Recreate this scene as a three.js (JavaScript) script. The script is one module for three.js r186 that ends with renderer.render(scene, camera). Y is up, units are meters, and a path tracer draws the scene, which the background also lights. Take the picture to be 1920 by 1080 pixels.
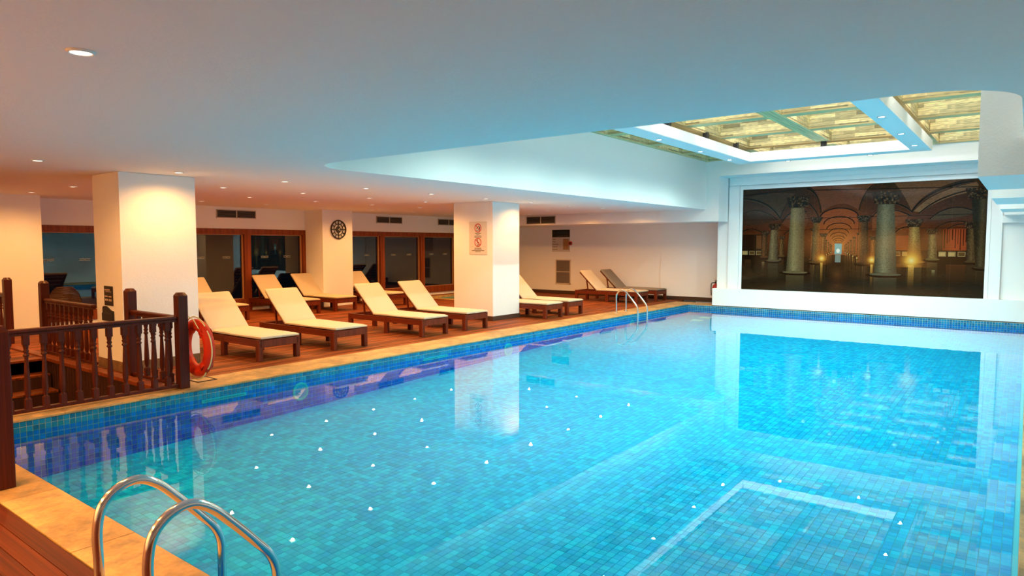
import * as THREE from 'three';
import { RoundedBoxGeometry } from 'three/addons/geometries/RoundedBoxGeometry.js';
import { mergeGeometries } from 'three/addons/utils/BufferGeometryUtils.js';
import { RectAreaLightUniformsLib } from 'three/addons/lights/RectAreaLightUniformsLib.js';

// ---------- camera, background, exposure ----------
const scene = new THREE.Scene();
scene.background = new THREE.Color().setRGB(0.0012, 0.002, 0.003);      // night outside the windows
const camera = new THREE.PerspectiveCamera(46.4, 16 / 9, 0.05, 200);
camera.position.set(0, 1.6, 0);
camera.rotation.order = 'YXZ';
camera.rotation.y = THREE.MathUtils.degToRad(37.533);
camera.rotation.x = THREE.MathUtils.degToRad(-3.678);
camera.updateMatrixWorld(true);
const renderer = new THREE.WebGLRenderer({ antialias: true });
renderer.toneMapping = THREE.LinearToneMapping;
renderer.toneMappingExposure = 1.0;
renderer.shadowMap.enabled = true;
RectAreaLightUniformsLib.init();
const LIGHT = {
  deck: 7.0, deckColor: new THREE.Color().setRGB(1, 0.47, 0.125),
  ring: 16, ringColor: new THREE.Color().setRGB(0.74, 1, 0.91),
  strip: 11, face: 0.75, coffer: 95, stripColor: new THREE.Color().setRGB(1, 1, 0.95),
};

// ---------- helpers ----------
let seed = 7;
const rnd = () => ((seed = (seed * 1664525 + 1013904223) >>> 0) / 4294967296);
const rr = (a, b) => a + (b - a) * rnd();
const used = {};
function numbered(n) { used[n] = (used[n] ?? -1) + 1; return used[n] ? `${n}_${String(used[n]).padStart(3, '0')}` : n; }
function metreUV(g) {                                        // uv in metres, from the faces' own axes
  const p = g.attributes.position, n = g.attributes.normal, uv = new Float32Array(p.count * 2);
  for (let i = 0; i < p.count; i++) {
    const ax = Math.abs(n.getX(i)), ay = Math.abs(n.getY(i)), az = Math.abs(n.getZ(i));
    let u, v;
    if (ay >= ax && ay >= az) { u = p.getX(i); v = p.getZ(i); } else if (ax >= az) { u = p.getZ(i); v = p.getY(i); } else { u = p.getX(i); v = p.getY(i); }
    uv[2 * i] = u; uv[2 * i + 1] = v;
  }
  g.setAttribute('uv', new THREE.BufferAttribute(uv, 2));
  return g;
}
function bx(x0, x1, y0, y1, z0, z1) {                        // box between corners
  const g = new THREE.BoxGeometry(Math.abs(x1 - x0), Math.abs(y1 - y0), Math.abs(z1 - z0));
  g.translate((x0 + x1) / 2, (y0 + y1) / 2, (z0 + z1) / 2);
  return metreUV(g);
}
function rbx(x0, x1, y0, y1, z0, z1, r = 0.008, s = 2) {     // rounded box between corners
  const g = new RoundedBoxGeometry(Math.abs(x1 - x0), Math.abs(y1 - y0), Math.abs(z1 - z0), s, r);
  g.translate((x0 + x1) / 2, (y0 + y1) / 2, (z0 + z1) / 2);
  return metreUV(g);
}
function join(list) {
  const l = list.map((g) => { const h = g.index ? g.toNonIndexed() : g; for (const k of Object.keys(h.attributes)) if (!['position', 'normal', 'uv'].includes(k)) h.deleteAttribute(k); return h; });
  return l.length === 1 ? l[0] : mergeGeometries(l);
}
function obj(name, geo, m, parent = scene) {
  const g = Array.isArray(geo) ? join(geo) : geo;
  const o = new THREE.Mesh(g, m);
  o.name = parent === scene ? numbered(name) : name;
  o.castShadow = o.receiveShadow = true;
  parent.add(o);
  return o;
}
function tag(o, label, category, group, kind) {
  o.userData = { label, category };
  if (group) o.userData.group = group;
  if (kind) o.userData.kind = kind;
  return o;
}
function thing(name, label, category, [x, y, z] = [0, 0, 0], turn = 0, group, kind) {
  const o = new THREE.Group(); o.name = numbered(name); scene.add(o);
  o.position.set(x, y, z); o.rotation.y = turn;
  return tag(o, label, category, group, kind);
}
const struct = (o, label, category) => { o.userData = { kind: 'structure', label, category }; return o; };
const structGroup = (name, label, category) => struct(thing(name), label, category);
function dup(root, [x, y, z], label) {
  const r = root.clone(); r.name = numbered(root.name.replace(/_\d{3}$/, '')); scene.add(r); r.position.set(x, y, z);
  r.userData = { ...root.userData, label };
  return r;
}

// ---------- textures ----------
function hash(x, y, s) { let h = (x * 374761393 + y * 668265263 + s * 2147483647) | 0; h = Math.imul(h ^ (h >>> 13), 1274126177); return ((h ^ (h >>> 16)) >>> 0) / 4294967296; }
function vnoise(x, y, s, px, py) {                           // value noise that repeats every px, py cells
  const xi = Math.floor(x), yi = Math.floor(y), fx = x - xi, fy = y - yi, w = (t) => t * t * (3 - 2 * t), m = (a, n) => ((a % n) + n) % n;
  const a = hash(m(xi, px), m(yi, py), s), b = hash(m(xi + 1, px), m(yi, py), s), c = hash(m(xi, px), m(yi + 1, py), s), d = hash(m(xi + 1, px), m(yi + 1, py), s);
  return (a + (b - a) * w(fx)) * (1 - w(fy)) + (c + (d - c) * w(fx)) * w(fy);
}
function dataTex(w, h, f, srgb = true) {
  const d = new Uint8Array(w * h * 4);
  for (let y = 0; y < h; y++) for (let x = 0; x < w; x++) {
    const c = f(x / w, y / h);
    for (let k = 0; k < 3; k++) d[4 * (y * w + x) + k] = Math.max(0, Math.min(255, 255 * c[k]));
    d[4 * (y * w + x) + 3] = 255;
  }
  const t = new THREE.DataTexture(d, w, h);
  t.wrapS = t.wrapT = THREE.RepeatWrapping; t.magFilter = THREE.LinearFilter; t.minFilter = THREE.LinearMipmapLinearFilter; t.generateMipmaps = true;
  if (srgb) t.colorSpace = THREE.SRGBColorSpace;
  t.needsUpdate = true;
  return t;
}
const rep = (t, x, y) => { const c = t.clone(); c.repeat.set(x, y); c.needsUpdate = true; return c; };
// grain runs along v; u across
const grain = (u, v, s) => {
  const a = vnoise(u * 64, v * 3, s, 64, 3), b = vnoise(u * 24, v * 2, s + 1, 24, 2), c = vnoise(u * 190, v * 7, s + 2, 190, 7), d = vnoise(u * 6, v * 2, s + 3, 6, 2);
  return 0.34 * a + 0.26 * b + 0.2 * c + 0.2 * d;
};
const grainTex = dataTex(512, 512, (u, v) => { const g = 0.52 + 0.62 * grain(u, v, 11); return [g, g * 0.97, g * 0.93]; });
const grainTexTurned = dataTex(512, 512, (u, v) => { const g = 0.52 + 0.62 * grain(v, u, 31); return [g, g * 0.97, g * 0.93]; });
const wornTex = dataTex(512, 512, (u, v) => {                // weathered decking: grain with pale and dark worn patches
  const g = 0.18 + 1.12 * grain(u, v, 51), w = vnoise(u * 9, v * 5, 57, 9, 5) * 0.5 + vnoise(u * 23, v * 12, 58, 23, 12) * 0.5, k = 0.62 + 0.85 * w;
  return [Math.min(1, g * k), Math.min(1, g * k * 0.96), Math.min(1, g * k * 0.9)];
});
const grainBump = dataTex(512, 512, (u, v) => { const g = grain(u, v, 51); return [g, g, g]; }, false);
const stoneTex = dataTex(512, 512, (u, v) => {
  const a = vnoise(u * 6, v * 6, 71, 6, 6), b = vnoise(u * 17, v * 17, 72, 17, 17), c = vnoise(u * 70, v * 70, 73, 70, 70), e = vnoise(u * 30, v * 22, 74, 30, 22);
  let g = 0.56 + 0.26 * a + 0.18 * b + 0.1 * c; const pit = e > 0.82 ? (e - 0.82) * 0.5 : 0; g -= pit;
  return [g, g * (0.93 - 0.05 * b), g * (0.82 - 0.12 * b)];
});
const stoneBump = dataTex(256, 256, (u, v) => { const g = 0.6 * vnoise(u * 20, v * 20, 75, 20, 20) + 0.4 * vnoise(u * 60, v * 60, 76, 60, 60); return [g, g, g]; }, false);
const plasterBump = dataTex(256, 256, (u, v) => { const g = 0.5 * vnoise(u * 16, v * 16, 81, 16, 16) + 0.5 * vnoise(u * 90, v * 90, 82, 90, 90); return [g, g, g]; }, false);
const fabricBump = dataTex(256, 256, (u, v) => { const g = 0.5 + 0.25 * Math.sin(u * 256 * 0.78) * Math.sin(v * 256 * 0.78) + 0.25 * vnoise(u * 40, v * 40, 91, 40, 40); return [g, g, g]; }, false);
const rippleBump = dataTex(512, 512, (u, v) => { const g = 0.45 * vnoise(u * 9, v * 9, 95, 9, 9) + 0.35 * vnoise(u * 26, v * 26, 96, 26, 26) + 0.2 * vnoise(u * 60, v * 60, 97, 60, 60); return [g, g, g]; }, false);
// laminated timber strips, staggered, on the sides of the roof coffers
const lamTex = dataTex(1024, 512, (u, v) => {
  const row = Math.floor(v * 16), off = hash(row, 3, 5) * 0.9, L = 5 + Math.floor(hash(row, 4, 9) * 3), col = Math.floor(((u + off) % 1) * L), tone = hash(row, col, 13);
  const g = 0.72 + 0.3 * tone - 0.25 * (hash(row, col, 17) > 0.86 ? 1 : 0), n = 0.86 + 0.24 * vnoise(u * 40, v * 128, 19, 40, 128), edge = (v * 16) % 1 < 0.07 ? 0.8 : 1;
  return [g * n * edge * 1.0, g * n * edge * 0.92, g * n * edge * 0.74];
});
function canvasTex(w, h, draw) {
  const c = document.createElement('canvas'); c.width = w; c.height = h;
  draw(c.getContext('2d'), w, h);
  const t = new THREE.CanvasTexture(c); t.colorSpace = THREE.SRGBColorSpace;
  return t;
}

// ---------- materials ----------
const rgb = (r, g, b) => new THREE.Color().setRGB(r, g, b);
const std = (c, roughness = 0.7, more = {}) => new THREE.MeshStandardMaterial({ color: c, roughness, ...more });
const soft = (c, roughness, more = {}) => new THREE.MeshPhysicalMaterial({ color: c, roughness, specularIntensity: 0.45, ...more });
const M = {
  white: std(rgb(0.87, 0.865, 0.845), 0.9, { bumpMap: rep(plasterBump, 1, 1), bumpScale: 0.0015 }),
  gloss: std(rgb(0.86, 0.86, 0.845), 0.55),
  dark: std(rgb(0.02, 0.018, 0.016), 0.9),
  black: std(rgb(0.012, 0.012, 0.013), 0.5),
  concrete: std(rgb(0.3, 0.28, 0.25), 0.95),
  groutPale: std(rgb(0.62, 0.66, 0.52), 0.9),
  grout: std(rgb(0.42, 0.62, 0.60), 0.9),
  furniture: soft(rgb(0.21, 0.034, 0.009), 0.5, { map: rep(grainTex, 3, 0.6) }),
  furnitureTurned: soft(rgb(0.21, 0.034, 0.009), 0.5, { map: rep(grainTexTurned, 0.6, 3) }),
  rail: soft(rgb(0.10, 0.015, 0.005), 0.42, { map: rep(grainTex, 3, 0.6) }),
  frame: soft(rgb(0.30, 0.068, 0.016), 0.45, { map: rep(grainTex, 3, 0.6) }),
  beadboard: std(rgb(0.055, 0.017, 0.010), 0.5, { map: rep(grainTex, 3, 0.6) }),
  skirting: std(rgb(0.06, 0.028, 0.016), 0.5),
  cushion: std(rgb(0.62, 0.52, 0.38), 0.9, { bumpMap: rep(fabricBump, 5, 5), bumpScale: 0.001 }),
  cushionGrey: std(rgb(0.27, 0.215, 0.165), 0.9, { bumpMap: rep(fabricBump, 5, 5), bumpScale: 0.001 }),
  piping: std(rgb(0.55, 0.36, 0.17), 0.85),
  steel: new THREE.MeshStandardMaterial({ color: rgb(0.78, 0.77, 0.75), roughness: 0.13, metalness: 1 }),
  alu: std(rgb(0.55, 0.52, 0.48), 0.4, { metalness: 0.6 }),
  glass: new THREE.MeshPhysicalMaterial({ color: rgb(0.9, 0.95, 0.95), roughness: 0, transmission: 1, thickness: 0, ior: 1.5 }),
  water: new THREE.MeshPhysicalMaterial({ color: rgb(0.42, 0.95, 1.0), roughness: 0.0, transmission: 1, thickness: 0, ior: 1.33, bumpMap: rep(rippleBump, 0.55, 0.55), bumpScale: 0.0001 }),
  orange: soft(rgb(0.62, 0.028, 0.006), 0.42),
  rope: std(rgb(0.72, 0.62, 0.30), 0.9),
  lam: std(rgb(1, 0.96, 0.80), 0.7, { map: rep(lamTex, 0.42, 0.95) }),
  plankAcross: std(rgb(1, 0.80, 0.41), 0.7, { map: rep(grainTexTurned, 0.6, 2) }),
  plankAlong: std(rgb(1, 0.80, 0.41), 0.7, { map: rep(grainTex, 2, 0.6) }),
  clockIron: std(rgb(0.012, 0.008, 0.006), 0.55),
  red: std(rgb(0.5, 0.02, 0.012), 0.4),
  turquoise: std(rgb(0.04, 0.45, 0.45), 0.4),
  etched: std(rgb(0.3, 0.32, 0.28), 0.8),
  wicker: std(rgb(0.13, 0.055, 0.022), 0.5),
};
const deckTones = [[0.36, 0.085, 0.015], [0.29, 0.066, 0.011], [0.42, 0.105, 0.020], [0.33, 0.074, 0.012], [0.39, 0.09, 0.015]].map((c) =>
  soft(rgb(...c), 0.62, { map: rep(wornTex, 1.4, 0.32), bumpMap: rep(grainBump, 1.4, 0.32), bumpScale: 0.002 }));
const nearTones = [[0.145, 0.024, 0.005], [0.12, 0.019, 0.004], [0.17, 0.03, 0.006]].map((c) =>
  soft(rgb(...c), 0.45, { map: rep(grainTexTurned, 0.4, 1.5) }));
const stoneTones = [[0.66, 0.48, 0.25], [0.60, 0.43, 0.215], [0.71, 0.53, 0.29]].map((c) =>
  std(rgb(...c), 0.55, { map: rep(stoneTex, 0.9, 0.9), bumpMap: rep(stoneBump, 2, 2), bumpScale: 0.0015 }));

// ---------- main measures (metres) ----------
const POOL = { x0: -7.27, x1: 0.03, z0: -1.605, z1: -17.33 }, WATER = -0.118;
const CEIL = 2.5, WALLX = -15.15, ENDZ = -18.45, PORTZ = -16.75, BACKZ = 2.4, RIGHTX = 1.7;
const COFFER = 3.71;
const WELL = { x0: -6.6, x1: -0.07, z0: -4.7, r: 0.55 };
const floorY = (z) => (z < -11.6 ? -0.29 : -0.60 + (-1.605 - z) * (0.31 / 9.995));

// ---------- ceiling with the rounded opening, and the well above it ----------
function wellPath(off) {
  const x0 = WELL.x0 - off, x1 = WELL.x1 + off, z0 = WELL.z0 + off, r = WELL.r + off, pts = [[x0, PORTZ]];
  for (let i = 0; i <= 24; i++) { const a = Math.PI - (i / 24) * Math.PI / 2; pts.push([x0 + r + r * Math.cos(a), z0 - r + r * Math.sin(a)]); }
  for (let i = 0; i <= 24; i++) { const a = Math.PI / 2 - (i / 24) * Math.PI / 2; pts.push([x1 - r + r * Math.cos(a), z0 - r + r * Math.sin(a)]); }
  pts.push([x1, PORTZ]);
  return pts;
}
const flat = (shape, depth, top, curve = 12) => { const g = new THREE.ExtrudeGeometry(shape, { depth, bevelEnabled: false, curveSegments: curve }); g.rotateX(Math.PI / 2); g.translate(0, top, 0); return g; };
{
  const s = new THREE.Shape(); const W = 0.12;
  s.moveTo(WALLX - 0.2, BACKZ + 0.2); s.lineTo(RIGHTX + 0.2, BACKZ + 0.2); s.lineTo(RIGHTX + 0.2, PORTZ); 
  for (const [x, z] of wellPath(W).reverse()) s.lineTo(x, z);
  s.lineTo(WALLX - 0.2, PORTZ);
  struct(obj('ceiling', flat(s, 0.16, CEIL + 0.16), M.white), 'smooth white low ceiling with a round-cornered opening over the pool', 'ceiling');
  const w = new THREE.Shape(), a = wellPath(0), b = wellPath(W).reverse();
  w.moveTo(...a[0]); for (const p of a.slice(1)) w.lineTo(...p); for (const p of b) w.lineTo(...p);
  struct(obj('wall_well', flat(w, 1.4, CEIL + 1.4), M.white), 'white curved upstand walls of the roof opening above the pool', 'wall');
}
// far cross beam: header above the mural and soffit over the far deck
struct(obj('wall_header', [
  bx(-6.27, RIGHTX, 3.33, 4.3, PORTZ, PORTZ - 1.2),
  bx(-6.62, -6.27, 2.2, 4.3, PORTZ, PORTZ - 0.67),
  bx(-7.9, -6.62, 2.2, 2.66, PORTZ + 0.0, ENDZ - 0.1),
  bx(WALLX - 0.2, -7.9, 2.2, 2.66, PORTZ - 0.05, ENDZ - 0.1),
  bx(-0.42, RIGHTX, 2.2, 3.33, PORTZ, PORTZ - 1.2),
], M.white), 'white dropped beam spanning the far end of the hall', 'beam');
for (const [z0, z1, x0, label] of [[-7.25, -9.07, -0.387, 'white boxed beam under the roof, first one along the right wall'], [-10.72, -12.4, -0.41, 'white boxed beam under the roof, middle one along the right wall'], [-14.05, -15.4, -0.415, 'white boxed beam under the roof, next to the mural wall']])
  struct(obj('wall_beam', bx(x0, RIGHTX, 2.2, 4.0, z0, z1), M.white), label, 'beam');

const emit = (c, k) => new THREE.MeshStandardMaterial({ color: rgb(0.9, 0.9, 0.9), emissive: c, emissiveIntensity: k, roughness: 0.6 });
// ---------- timber roof coffers ----------
{
  const roof = structGroup('ceiling_coffered', 'pale laminated timber coffered roof above the pool', 'ceiling');
  obj('roof_deck', bx(-6.9, 0.3, 4.22, 4.32, -4.3, PORTZ - 0.05), M.lam, roof);
  const xs = [-6.62, -5.06, -3.41, -1.70, -0.06], zs = [-4.72, -6.42, -8.14, -9.86, -11.6, -13.3, -15.04, -16.74];
  zs.forEach((z) => {
    for (let i = 0; i < xs.length - 1; i++) {
      const a = xs[i] + 0.135, b = xs[i + 1] - 0.135;
      obj('cross_beam', bx(a, b, COFFER + 0.02, 4.22, z - 0.12, z + 0.12), M.lam, roof);
      obj('cross_beam_soffit', bx(a, b, COFFER, COFFER + 0.02, z - 0.125, z + 0.125), M.plankAcross, roof);
    }
  });
  // added strip lamps, unseen behind the cross beams, to brighten the coffers
  const glowM = emit(LIGHT.stripColor, 1.3);
  for (const z of zs.slice(1, 7)) for (let i = 1; i < xs.length - 1; i++) {
    const a = xs[i] + 0.16, b = xs[i + 1] - 0.16;
    obj('unseen_strip_light', bx(a, b, 3.90, 3.93, z - 0.135, z - 0.12), glowM, roof);
    const l = new THREE.RectAreaLight(LIGHT.stripColor, LIGHT.coffer, b - a, 0.03);
    l.position.set((a + b) / 2, 3.915, z - 0.142); l.lookAt(l.position.x, 3.915, z - 2); roof.add(l);
  }
  xs.forEach((x) => {
    obj('main_beam', bx(x - 0.13, x + 0.13, COFFER + 0.015, 4.22, -4.6, PORTZ), M.lam, roof);
    obj('main_beam_soffit', bx(x - 0.135, x + 0.135, COFFER - 0.005, COFFER + 0.015, -4.6, PORTZ), M.plankAlong, roof);
  });
}
// ---------- hanging white light ring ----------
{
  const xi = -4.885, xo = -5.24, Xi = -1.865, Xo = -1.54, zi = -14.83, zo = -15.2, ni = -6.6, no = -6.25, y0 = 3.4, y1 = 3.6;
  const ring = thing('light_ring', 'white rectangular lighting frame hung below the timber roof', 'light frame', [0, 0, 0]);
  obj('side_beam', rbx(xo, xi, y0, y1, no, zo, 0.004, 1), M.gloss, ring);
  obj('side_beam', rbx(Xi, Xo, y0, y1, no, zo, 0.004, 1), M.gloss, ring);
  obj('end_beam', rbx(xi, Xi, y0, y1, zi, zo, 0.004, 1), M.gloss, ring);
  obj('end_beam', rbx(xi, Xi, y0, y1, no, ni, 0.004, 1), M.gloss, ring);
  for (const z of [-7.3, -9.0, -10.75, -12.45, -14.1]) for (const x of [xi - 0.05, Xi + 0.05]) obj('bracket', rbx(x - 0.045, x + 0.045, y1, COFFER + 0.01, z - 0.05, z + 0.05, 0.004, 1), M.black, ring);
  for (const x of [-3.41]) for (const z of [zi - 0.06, ni + 0.06]) obj('bracket', rbx(x - 0.05, x + 0.05, y1, COFFER + 0.01, z - 0.045, z + 0.045, 0.004, 1), M.black, ring);
  // strips of light along the frame's top edges: they wash the well walls
  const stripM = emit(LIGHT.stripColor, 1.3);
  const strip = (x0, x1, z0, z1, to, power) => {
    obj('unseen_strip_light', bx(x0, x1, y1, y1 + 0.014, z0, z1), stripM, ring);
    const dx = x1 - x0, dz = Math.abs(z1 - z0), l = new THREE.RectAreaLight(LIGHT.stripColor, power, Math.max(dx, dz), 0.04);
    l.position.set((x0 + x1) / 2, y1 + 0.04, (z0 + z1) / 2); l.lookAt(l.position.x + to[0], l.position.y + 0.35, l.position.z + to[1]); ring.add(l);
  };
  // added glowing sheets over the frame's inner faces, for their lit white look
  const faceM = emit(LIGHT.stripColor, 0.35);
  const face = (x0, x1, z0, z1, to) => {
    obj('added_face_light', bx(x0, x1, y0 + 0.012, y1 - 0.01, z0, z1), faceM, ring);
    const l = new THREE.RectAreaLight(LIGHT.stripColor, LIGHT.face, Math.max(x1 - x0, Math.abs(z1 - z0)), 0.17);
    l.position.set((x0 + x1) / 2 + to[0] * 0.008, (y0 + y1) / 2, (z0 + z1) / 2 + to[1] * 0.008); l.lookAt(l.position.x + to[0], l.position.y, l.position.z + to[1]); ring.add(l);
  };
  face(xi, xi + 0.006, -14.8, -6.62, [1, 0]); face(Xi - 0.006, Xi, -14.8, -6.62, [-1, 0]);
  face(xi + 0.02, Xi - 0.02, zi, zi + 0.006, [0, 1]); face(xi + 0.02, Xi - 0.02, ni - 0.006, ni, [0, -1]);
  strip(xo, xo + 0.02, -15.1, -6.3, [-1, 0], LIGHT.strip);
  strip(xi, Xi, zo, zo + 0.02, [0, -1], LIGHT.strip); strip(xi, Xi, no - 0.02, no, [0, 1], LIGHT.strip);
  const lens = emit(rgb(1, 1, 1), 6);
  const spots = [];
  for (const z of [-7.2, -9.0, -10.77, -12.6, -14.2]) spots.push([-5.1, z], [-1.72, z]);
  for (const z of [-15.17, -6.42]) spots.push([-4.18, z], [-2.6, z]);
  for (const [x, z] of spots) {
    const d = obj('downlight', new THREE.TorusGeometry(0.05, 0.009, 8, 24).rotateX(Math.PI / 2).translate(x, y0 - 0.002, z), M.steel, ring);
    const c = new THREE.CylinderGeometry(0.042, 0.042, 0.006, 24).translate(x, y0 - 0.004, z);
    obj('lamp_lens', c, lens, d);
    const s = new THREE.SpotLight(LIGHT.ringColor, LIGHT.ring, 0, 1.4, 0.6, 2);
    s.position.set(x, y0 - 0.02, z); s.target.position.set(x, 0, z); s.castShadow = true; s.shadow.radius = 1; ring.add(s, s.target);
  }
}

// ---------- pool: shell, tiles, water ----------
const TILE = 0.06, WT = 0.0505;
const floorShades = [], wallShades = [];
for (let i = 0; i < 40; i++) { const t = rnd(), k = 0.87 + 0.26 * rnd(); floorShades.push([0.005 * k, (0.32 + 0.24 * t) * k, (0.63 + 0.16 * t) * k]); }
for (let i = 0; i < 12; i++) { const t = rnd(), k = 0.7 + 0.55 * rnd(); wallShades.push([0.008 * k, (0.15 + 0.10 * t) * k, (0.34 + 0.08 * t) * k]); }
for (let i = 0; i < 12; i++) { const t = rnd(), k = 0.75 + 0.5 * rnd(); wallShades.push([0.002 * k, (0.075 + 0.08 * t) * k, (0.46 + 0.14 * t) * k]); }  // wall rows below the water: its blue and reflections put into the tile colour
const tileMat = new THREE.MeshPhysicalMaterial({ color: 0xffffff, roughness: 0.55, specularIntensity: 0.15 });
const view = new THREE.Matrix4().multiplyMatrices(camera.projectionMatrix, camera.matrixWorldInverse);
function tileField(parent, spots, geo, shades, many) {
  // spots: {p, q, s}; the 300 that show largest become meshes, the rest one InstancedMesh
  const v = new THREE.Vector3();
  for (const s of spots) { v.copy(s.p).applyMatrix4(view); s.d = Math.abs(v.x) < 1 && Math.abs(v.y) < 1 && v.z < 1 ? s.p.distanceTo(camera.position) : 1e3 + s.p.distanceTo(camera.position); }
  spots.sort((a, b) => a.d - b.d);
  const mats = shades.map((c) => { const m = tileMat.clone(); m.color.setRGB(...c); return m; });
  spots.slice(0, 300).forEach((s) => { const o = obj('tile', geo, mats[s.s % mats.length], parent); o.position.copy(s.p); o.quaternion.copy(s.q); });
  const rest = spots.slice(300), im = new THREE.InstancedMesh(geo, tileMat, rest.length), m4 = new THREE.Matrix4(), one = new THREE.Vector3(1, 1, 1), c = new THREE.Color();
  rest.forEach((s, i) => { im.setMatrixAt(i, m4.compose(s.p, s.q, one)); im.setColorAt(i, c.setRGB(...shades[s.s % shades.length])); });
  im.name = many; im.castShadow = im.receiveShadow = true; im.userData = { kind: 'stuff', label: 'small square mosaic tiles' }; parent.add(im);
}
{
  const f = structGroup('floor_pool', 'pool floor of small turquoise mosaic tiles', 'pool floor');
  const slope = Math.atan2(0.31, 9.995), slab = [];
  const sh = new THREE.Shape(); sh.moveTo(1.605, -0.604); sh.lineTo(11.6, -0.294); sh.lineTo(17.33, -0.294); sh.lineTo(17.33, -0.9); sh.lineTo(1.605, -0.9); sh.closePath();
  const g = new THREE.ExtrudeGeometry(sh, { depth: POOL.x1 - POOL.x0, bevelEnabled: false });
  g.rotateY(Math.PI / 2); g.translate(POOL.x0, 0, 0); slab.push(g);
  obj('grout_bed', slab, M.grout, f);
  const spots = [], up = new THREE.Quaternion(), tilt = new THREE.Quaternion().setFromAxisAngle(new THREE.Vector3(1, 0, 0), slope);
  const nx = Math.floor((POOL.x1 - POOL.x0) / TILE), nz = Math.floor((POOL.z0 - POOL.z1) / TILE);
  for (let i = 0; i < nx; i++) for (let k = 0; k < nz; k++) {
    const x = POOL.x0 + (i + 0.5) * TILE, z = POOL.z0 - (k + 0.5) * TILE;
    spots.push({ p: new THREE.Vector3(x, floorY(z) - 0.0035 + 0.0012 * rnd(), z), q: z < -11.6 ? up : tilt, s: Math.floor(rnd() * 40) });
  }
  tileField(f, spots, new THREE.BoxGeometry(TILE - 0.004, 0.006, TILE - 0.003), floorShades, 'tiles');
}
function tiledWall(name, label, a, b, n) {                   // a, b: [x, z] ends of the wall's top line, n: outward (into the pool) normal
  const w = structGroup(name, label, 'pool wall');
  const A = new THREE.Vector3(a[0], 0, a[1]), B = new THREE.Vector3(b[0], 0, b[1]), L = A.distanceTo(B), dir = B.clone().sub(A).normalize(), N = new THREE.Vector3(n[0], 0, n[1]);
  const e = A.clone().addScaledVector(N, -0.25), x = [A.x, B.x, e.x, B.x - N.x * 0.25], z = [A.z, B.z, e.z, B.z - N.z * 0.25];
  obj('grout_bed', bx(Math.min(...x), Math.max(...x), -0.95, -0.021, Math.min(...z), Math.max(...z)), M.groutPale, w);
  const q = new THREE.Quaternion().setFromRotationMatrix(new THREE.Matrix4().makeBasis(dir, new THREE.Vector3(0, 1, 0), dir.clone().cross(new THREE.Vector3(0, 1, 0))));
  const spots = [], cols = Math.floor(L / WT);
  for (let i = 0; i < cols; i++) for (let r = 0; r < 12; r++) {
    const p = A.clone().addScaledVector(dir, (i + 0.5) * WT).addScaledVector(N, 0.0012 + 0.001 * rnd()); p.y = -0.022 - (r + 0.5) * 0.049;
    if (p.y < floorY(p.z) - 0.03) continue;
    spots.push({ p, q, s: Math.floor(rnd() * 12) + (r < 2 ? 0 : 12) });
  }
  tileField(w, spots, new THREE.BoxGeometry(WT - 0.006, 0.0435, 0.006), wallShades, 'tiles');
}
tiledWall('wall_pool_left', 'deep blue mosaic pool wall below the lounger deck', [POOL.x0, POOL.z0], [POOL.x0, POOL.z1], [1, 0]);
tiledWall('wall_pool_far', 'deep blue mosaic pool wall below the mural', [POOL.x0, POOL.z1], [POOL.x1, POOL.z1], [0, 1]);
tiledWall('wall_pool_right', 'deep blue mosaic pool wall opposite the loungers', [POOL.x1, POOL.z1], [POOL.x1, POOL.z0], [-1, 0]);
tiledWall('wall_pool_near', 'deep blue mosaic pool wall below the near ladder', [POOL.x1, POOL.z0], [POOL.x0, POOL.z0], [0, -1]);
{
  const g = new THREE.PlaneGeometry(POOL.x1 - POOL.x0, POOL.z0 - POOL.z1, 1, 1); g.rotateX(-Math.PI / 2); g.translate((POOL.x0 + POOL.x1) / 2, WATER, (POOL.z0 + POOL.z1) / 2); metreUV(g);
  tag(obj('pool_water', g, M.water), 'still clear blue water filling the swimming pool', 'water', null, 'stuff');
}

// ---------- stone coping ----------
{
  const c = structGroup('trim_1', 'tan travertine coping slabs along the edges of the pool', 'coping');
  const slab = (x0, x1, z0, z1) => obj('slab', rbx(x0, x1, -0.022, 0, z0, z1, 0.004, 1), stoneTones[Math.floor(rnd() * 3)], c);
  const run = (a, b, f) => { const n = Math.max(1, Math.round(Math.abs(b - a) / 1.15)), s = (b - a) / n; for (let i = 0; i < n; i++) f(a + i * s, a + (i + 1) * s - Math.sign(s) * 0.003); };
  run(-3.56, -17.33, (a, b) => slab(-7.87, POOL.x0 + 0.012, a, b));
  run(-1.3, -3.557, (a, b) => slab(-7.575, POOL.x0 + 0.012, a, b));
  run(POOL.x0 + 0.016, 1.7, (a, b) => slab(a, b, -1.3, POOL.z0 - 0.012));
  run(POOL.z0 - 0.016, -17.3, (a, b) => slab(POOL.x1 - 0.012, 0.4, a, b));
  run(-7.87, -6.62, (a, b) => slab(a, b, -17.333, -17.9));
}

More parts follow.
